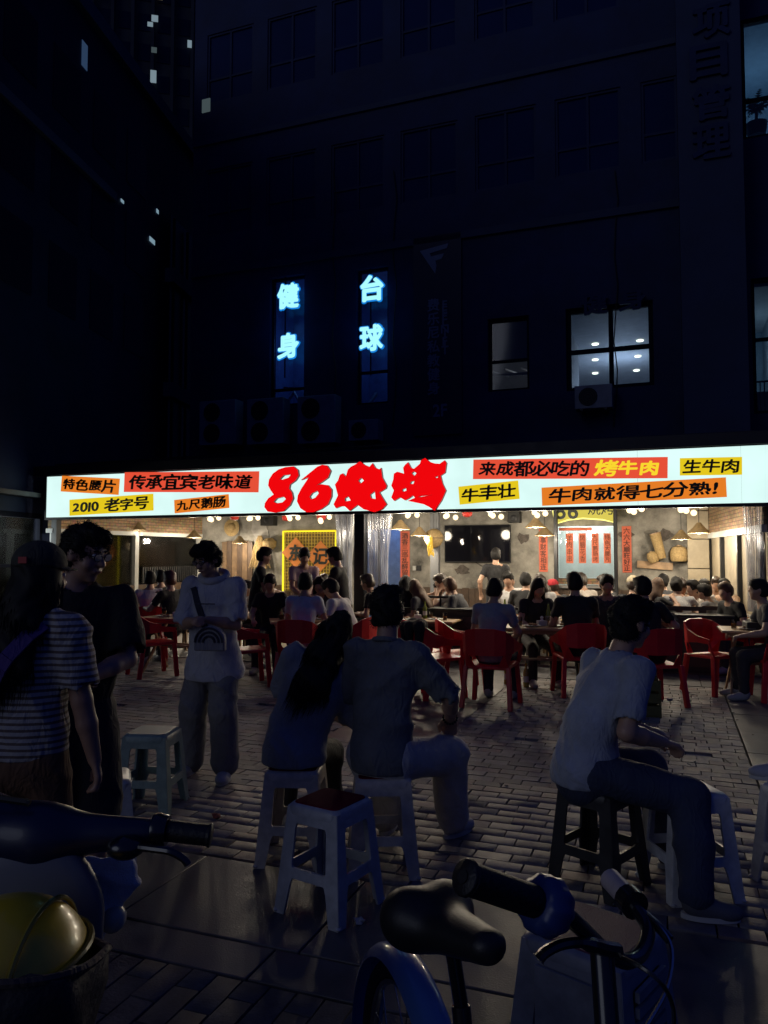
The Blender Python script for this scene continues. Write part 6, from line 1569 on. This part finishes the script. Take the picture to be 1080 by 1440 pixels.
SDv = HD.cross(Vector((0, 0, 1)))
for q in (-1, 1):
    MB().tube([bl(BB + SDv * .05 * q), bl(BB + SDv * .08 * q + HD * .16 * q)], .01, 8).build('crank', M_bk, bk); MB().box(-.05, .05, -.03, .03, -.01, .01).build('pedal', M_rub, bk, loc=bl(BB + SDv * .12 * q + HD * .16 * q))
# saddle
tl, ns = np.array(bl(PD(606, 1288, 1.50))), np.array(bl(PD(683, 1322, 1.33))); fwv = nrm(ns - tl); sdv = nrm(np.cross(fwv, A3(0, 0, 1))); upv = np.cross(sdv, fwv)
me, _ = sdf_mesh([ell(tl, [sdv, fwv, upv], (.075, .060, .050)), cone(tl, ns, .054, .030, upv, .62), ell(tl + sdv * .045 - fwv * .02, [sdv, fwv, upv], (.046, .052, .052)), ell(tl - sdv * .045 - fwv * .02, [sdv, fwv, upv], (.046, .052, .052)), cone(tl - upv * .02, ns - upv * .02, .052, .026, upv, .7)], (), .007, .03)
link_mesh('saddle', me, mat('saddle_vinyl', (.012, .012, .014), .48, var=.1, bump=.05, bscale=200), bk)
MB().tube([bl(SAD) + Vector((.03, 0, -.05)), bl(SAD) + Vector((-.02, .06, -.06))], .016, 8).build('saddle_clamp', M_bk, bk)
# handlebar swept back to both sides
hb = [PD(765, 1272, 1.00), PD(800, 1290, 1.03), PD(828, 1316, 1.07), PD(852, 1338, 1.12), PD(880, 1352, 1.17), PD(903, 1338, 1.22), PD(911, 1305, 1.27), PD(893, 1276, 1.31), PD(884, 1264, 1.33)]
def smooth(p, n=4):
    o_ = []
    for i in range(len(p) - 1):
        a, b_, c, d = p[max(i - 1, 0)], p[i], p[i + 1], p[min(i + 2, len(p) - 1)]
        for k in range(n):
            t = k / n; o_.append(.5 * ((2 * b_) + (c - a) * t + (2 * a - 5 * b_ + 4 * c - d) * t * t + (3 * b_ - a - 3 * c + d) * t ** 3))
    return o_ + [p[-1]]
MB().tube([bl(p) for p in smooth(hb)], .0115, 12).build('handlebar', M_bk, bk, True)
st_ = PD(846, 1332, 1.11); MB().tube([bl(st_), bl(HTp)], .017, 12).build('stem', M_bk, bk, True)
g0, g1 = bl(PD(652, 1233, .93)), bl(PD(752, 1268, .99)); ga = (g1 - g0)
rr_ = []; pts = []
for k in range(61):
    t = k / 60; pts.append(g0 + ga * t); rr_.append((.0205 if t < .06 else .0185) + (.0012 if k % 2 else -.0004))
MB().tube(pts, rr_, 16).build('grip', M_rub, bk, True, angle=80)
MB().tube([g0 - ga.normalized() * .002, g0 + ga.normalized() * .001], .008, 10).build('grip_plug', M_black, bk)
gd = ga.normalized(); gx = gd.cross(Vector((0, 0, 1))).normalized(); gy = gx.cross(gd)
b = MB(); n = 40
for t, rad in ((.0, .024), (.006, .033), (.026, .036), (.040, .030), (.046, .022)):
    b.v += [tuple(g1 + gd * t + (gx * math.cos(2 * math.pi * k / n) + gy * math.sin(2 * math.pi * k / n)) * (rad + (.002 if k % 4 < 2 else 0))) for k in range(n)]
b.f = [(i * n + k, i * n + (k + 1) % n, (i + 1) * n + (k + 1) % n, (i + 1) * n + k) for i in range(4) for k in range(n)] + [tuple(range(n - 1, -1, -1)), tuple(4 * n + k for k in range(n))]
b.build('bell', mat('navy_plastic', (.02, .04, .16), .35, var=.05), bk, True, angle=60)
h0, h1 = bl(PD(884, 1264, 1.33)), bl(PD(856, 1234, 1.40)); MB().tube([h0, h0 + (h1 - h0) * .2, h1 - (h1 - h0) * .08, h1], [.0185, .019, .019, .014], 14).build('grip', mat('pale_grip', (.42, .36, .36), .45, var=.2), bk, True)
MB().tube([h0 - (h1 - h0).normalized() * .022, h0 + (h1 - h0).normalized() * .004], .024, 14).build('shifter', M_bk, bk, True)
lv = [PD(868, 1336, 1.09), PD(850, 1334, 1.07), PD(820, 1326, 1.04), PD(790, 1328, 1.01), PD(768, 1338, .99), PD(757, 1349, .985)]
MB().tube([bl(p) for p in smooth(lv)], [.010] * 8 + [.007] * (len(smooth(lv)) - 9) + [.009], 8).build('brake_lever', M_bk, bk, True)
cb = [PD(870, 1344, 1.09), PD(905, 1362, 1.06), PD(932, 1385, 1.05), PD(947, 1420, 1.06), PD(945, 1470, 1.08)]
MB().tube([bl(p) for p in smooth(cb)], .0032, 6).build('brake_cable', M_bk, bk, True)
cb = [PD(900, 1280, 1.30), PD(925, 1300, 1.26), PD(945, 1335, 1.22), PD(938, 1390, 1.18), PD(905, 1450, 1.14)]
MB().tube([bl(p) for p in smooth(cb)], .0032, 6).build('brake_cable', M_chr, bk, True)
lv = [PD(905, 1285, 1.30), PD(925, 1303, 1.27), PD(942, 1322, 1.25)]; MB().tube([bl(p) for p in smooth(lv)], .008, 8).build('brake_lever', M_bk, bk, True)
MB().tube([bl(RW + Vector((0.03, 0, 0))), bl(Vector((RW.x + .15, RW.y + .05, .0)))], .009, 8).build('kickstand', M_bk, bk)

# ================================================================== SCOOTER
M_nav = mat('navy_gloss', (.010, .014, .045), .38, var=.15, coat=.15, rvar=.1); M_cov = mat('silver_mesh_cloth', (.72, .77, .82), .4, var=.10, scale=60, bump=.5, bscale=420)
SO = Vector((-.72, 1.55, 0)); sc = empty('electric_scooter', SO, 0, 'dark navy electric scooter with handlebar fairing and front basket at the left edge', 'scooter')
def so(p): return np.array(Vector(p) - SO)
me, _ = sdf_mesh([cone(so(PD(-120, 1150, 1.44)), so(PD(60, 1178, 1.42)), .062, .052), cone(so(PD(60, 1174, 1.42)), so(PD(212, 1170, 1.42)), .043, .024), cone(so(PD(20, 1190, 1.45)), so(PD(80, 1215, 1.48)), .055, .04), cone(so(PD(-60, 1190, 1.45)), so(PD(-40, 1290, 1.55)), .10, .13)], (), .010, .05)
link_mesh('handlebar_fairing', me, M_nav, sc)
b = MB(); b.tube([so(PD(-110, 1108, 1.40)), so(PD(38, 1128, 1.39)), so(PD(42, 1130, 1.39))], .006, 6); b.build('fairing_seam', M_black, sc)
MB().tube([so(PD(216, 1167, 1.42)), so(PD(222, 1167, 1.42)), so(PD(236, 1168, 1.42))], [.028, .030, .026], 14).build('switch_collar', M_bk, sc, True)
pts = []; rr_ = []
a0, a1 = Vector(so(PD(236, 1168, 1.42))), Vector(so(PD(297, 1175, 1.42)))
for k in range(41): pts.append(a0 + (a1 - a0) * k / 40); rr_.append(.0185 + (.001 if k % 2 else -.0004) + (.002 if k > 37 else 0))
MB().tube(pts, rr_, 14).build('grip', M_rub, sc, True, angle=80)
a0, a1 = Vector(so(PD(-330, 1120, 1.42))), Vector(so(PD(-270, 1120, 1.42))); MB().tube([a0, a1], .019, 12).build('grip', M_rub, sc, True)
lv = [so(PD(185, 1190, 1.38)), so(PD(215, 1194, 1.36)), so(PD(240, 1198, 1.35)), so(PD(258, 1208, 1.35)), so(PD(264, 1216, 1.35))]
MB().tube([Vector(p) for p in smooth([Vector(q) for q in lv])], .0065, 8).build('brake_lever', M_bk, sc, True)
MB().ball(so(PD(176, 1192, 1.38)), .026, 12, (1.3, 1, .8)).build('lever_mount', M_bk, sc, True)
# front apron wrapped with silver mesh cloth
YA = nrm(A3(.55, -.83, 0))
me, _ = sdf_mesh([cone(so(PD(u0, v0, 1.47)), so(PD(u1, v1, 1.47)), r0, r1, YA, .45) for u0, v0, u1, v1, r0, r1 in ((128, 1222, 172, 1218, .022, .016), (122, 1245, 174, 1234, .026, .018), (130, 1268, 168, 1252, .026, .018), (132, 1292, 150, 1276, .020, .014), (134, 1312, 138, 1300, .010, .012))], (), .005, .035, fold=lambda X, Y, Z: -.007 * (1 - np.abs(np.sin(46 * Z + 20 * X))) ** 2 + .004 * (1 - np.abs(np.sin(30 * X - 34 * Z + 1))) ** 2)
link_mesh('mesh_cover', me, M_cov, sc)
MB().ball(so(PD(158, 1291, 1.47)), .026, 14).build('turn_signal', mat('signal_lens', (.45, .45, .38), .25, var=.1), sc, True)
me, _ = sdf_mesh([cone(so(PD(20, 1280, 1.40)), so(PD(30, 1420, 1.42)), .15, .13, A3(0, 1, 0), .3), cone(so(PD(70, 1290, 1.40)), so(PD(60, 1400, 1.42)), .08, .08, A3(0, 1, 0), .35)], (), .011, .04); link_mesh('leg_shield', me, mat('scooter_grey', (.16, .165, .18), .4, var=.06), sc)
for nm, a, b_, r_ in (('steering_column', (-.72, 1.5, 1.0), (-.70, 1.30, .42), .04), ('fork', (-.70, 1.30, .45), (-.70, 1.22, .22), .05)): MB().tube([so(a), so(b_)], r_, 12).build(nm, M_bk, sc, True)
for x_, y_ in ((-.70, 1.2), (-1.95, 1.72)):
    wo = empty('wheel', Vector(so((x_, y_, .22))), R(0 if y_ < 1.5 else 67)); wo.parent = sc; MB().tube([(0, .175 * math.cos(2 * math.pi * k / 28), .175 * math.sin(2 * math.pi * k / 28)) for k in range(29)], .045, 10, False).build('tyre', M_rub, wo, True); MB().lathe([(.13, -.03), (.13, .03)], 20, (0, 0, 0), Matrix.Rotation(R(90), 3, 'Y')).build('rim', M_chr, wo, True)
me, _ = sdf_mesh([cone(so((-.85, 1.5, .34)), so((-1.4, 1.62, .34)), .13, .14, A3(0, 0, 1), .4), cone(so((-1.4, 1.62, .45)), so((-2.0, 1.78, .62)), .15, .12), cone(so((-.86, 1.48, .40)), so((-.86, 1.5, .88)), .13, .11, A3(0, 1, 0), .5)], (), .02, .08); link_mesh('body', me, M_nav, sc)
me, _ = sdf_mesh([cone(so((-1.35, 1.62, .76)), so((-1.95, 1.76, .80)), .13, .12, A3(0, 0, 1), .5)], (), .018, .05); link_mesh('seat', me, M_rub, sc)
# dark cloth basket
rim = [Vector(PD(u_, v_, y_)) for u_, v_, y_ in ((153, 1333, 1.20), (120, 1360, 1.10), (60, 1378, 1.04), (-40, 1385, 1.02), (-140, 1380, 1.08), (-180, 1350, 1.22), (-120, 1318, 1.34), (0, 1306, 1.38), (100, 1312, 1.34))]
rim = smooth(rim + [rim[0]], 5)[:-1]; n = len(rim); cz_ = sum((p for p in rim), Vector()) / n
b = MB(); lv_ = 7
for j in range(lv_):
    t = j / (lv_ - 1)
    for i, p in enumerate(rim):
        q = cz_ + (p - cz_) * (1 - .28 * t); q.z = p.z - .30 * t + .006 * math.sin(i * 1.3 + j * 2.1); q += (p - cz_).normalized() * (.008 * math.sin(i * .9 + j * 1.7)); b.v.append(tuple(q - SO))
b.f = [(j * n + i, j * n + (i + 1) % n, (j + 1) * n + (i + 1) % n, (j + 1) * n + i) for j in range(lv_ - 1) for i in range(n)] + [tuple((lv_ - 1) * n + i for i in range(n))]
o = b.build('basket', mat('basket_nylon', (.028, .026, .028), .7, var=.2, bump=.2, bscale=120), sc, True, angle=180); sd_ = o.modifiers.new('t', 'SOLIDIFY'); sd_.thickness = .006
MB().tube([p - SO for p in rim] + [rim[0] - SO], .006, 6, False).build('basket_rim', cloth('rim_dark', (.06, .045, .04)), sc, True)
# yellow helmet lying in the basket
hc_ = Vector(PD(2, 1372, 1.20)); hl = empty('helmet', hc_ - Vector((0, 0, .06)), 0, 'yellow half helmet lying in the scooter basket', 'helmet')
ZO = A3(0, 0, .06)
me, _ = sdf_mesh([ell(ZO, np.eye(3), (.125, .145, .108))], (), .008, .02, clip=[half((0, 0, .02), (0.15, 0, -1))]); link_mesh('shell', me, mat('yellow_shell', (.80, .54, .02), .30, var=.08, coat=.25), hl)
b = MB(); b.tube([ZO + A3(.127 * math.cos(t) * math.cos(R(12)), .147 * math.sin(t), .02 + .127 * math.cos(t) * .12) for t in np.linspace(0, 2 * math.pi, 33)], .005, 6, False); b.build('trim', mat('yellow_trim', (.30, .24, .03), .3, var=.05), hl, True)
b = MB(); b.tube([ZO + A3(.06 + .0 * t, .149 * math.cos(t) * .86, .11 * math.sin(t)) * A3(1.06, 1, .93) for t in np.linspace(.15, math.pi - .15, 20)], .004, 6); b.build('ridge', MATS['yellow_trim'], hl, True)

# ------------------------------------------------------------------ palm in the upper right window, lamp beside it
px_, pz_ = onF(1064, 192, WM + .9)
pm = empty('potted_palm', F(px_, WM + .9, pz_), -PHI, 'leafy potted palm silhouetted in the upper right lit window', 'plant')
MB().lathe([(.16, 0), (.20, .25), (.19, .25), (.15, .02)], 16).build('pot', M_black, pm, True)
MB().tube([(0, 0, .2), (0.01, 0, .5)], .03, 8).build('stem', M_dwood, pm)
M_lf_ = mat('palm_leaf', (.04, .07, .03), .6, var=.2); rp = random.Random(4)
for k in range(13):
    a = 2 * math.pi * k / 13 + rp.uniform(-.2, .2); L_ = rp.uniform(.45, .75); b = MB(); el_ = rp.uniform(.5, 1.2)
    mid = [Vector((math.cos(a) * L_ * t * math.cos(el_ * (1 - .5 * t)), math.sin(a) * .6 * L_ * t, .45 + L_ * (math.sin(el_) * t * 1.2 - .45 * t * t))) for t in np.linspace(0, 1, 9)]
    sd = Vector((-math.sin(a), math.cos(a), 0))
    for i in range(1, 9):
        for q in (-1, 1):
            tip = mid[i] + sd * q * .14 * (1 - i / 11) + (mid[i] - mid[i - 1]) * .9 - Vector((0, 0, .03)); bs = (mid[i] - mid[i - 1]) * .45
            b.add([mid[i] - bs, mid[i] + bs, tip], [(0, 1, 2)])
    b.tube(mid, .006, 4); b.build('frond', M_lf_, pm)
lx_, lz_ = onF(1050, 53, WM + 1.2)
wl = empty('wall_lamp', F(lx_, WM + 1.2, lz_), -PHI, 'small bright lamp behind the edge of the clad pillar', 'lamp')
MB().ball((0, 0, 0), .05).build('globe', glow('cool_globe', (.6, .85, 1), 5.0), wl, True); MB().tube([(0, 0, .05), (0, 0, .6)], .008, 6).build('cord', M_black, wl)
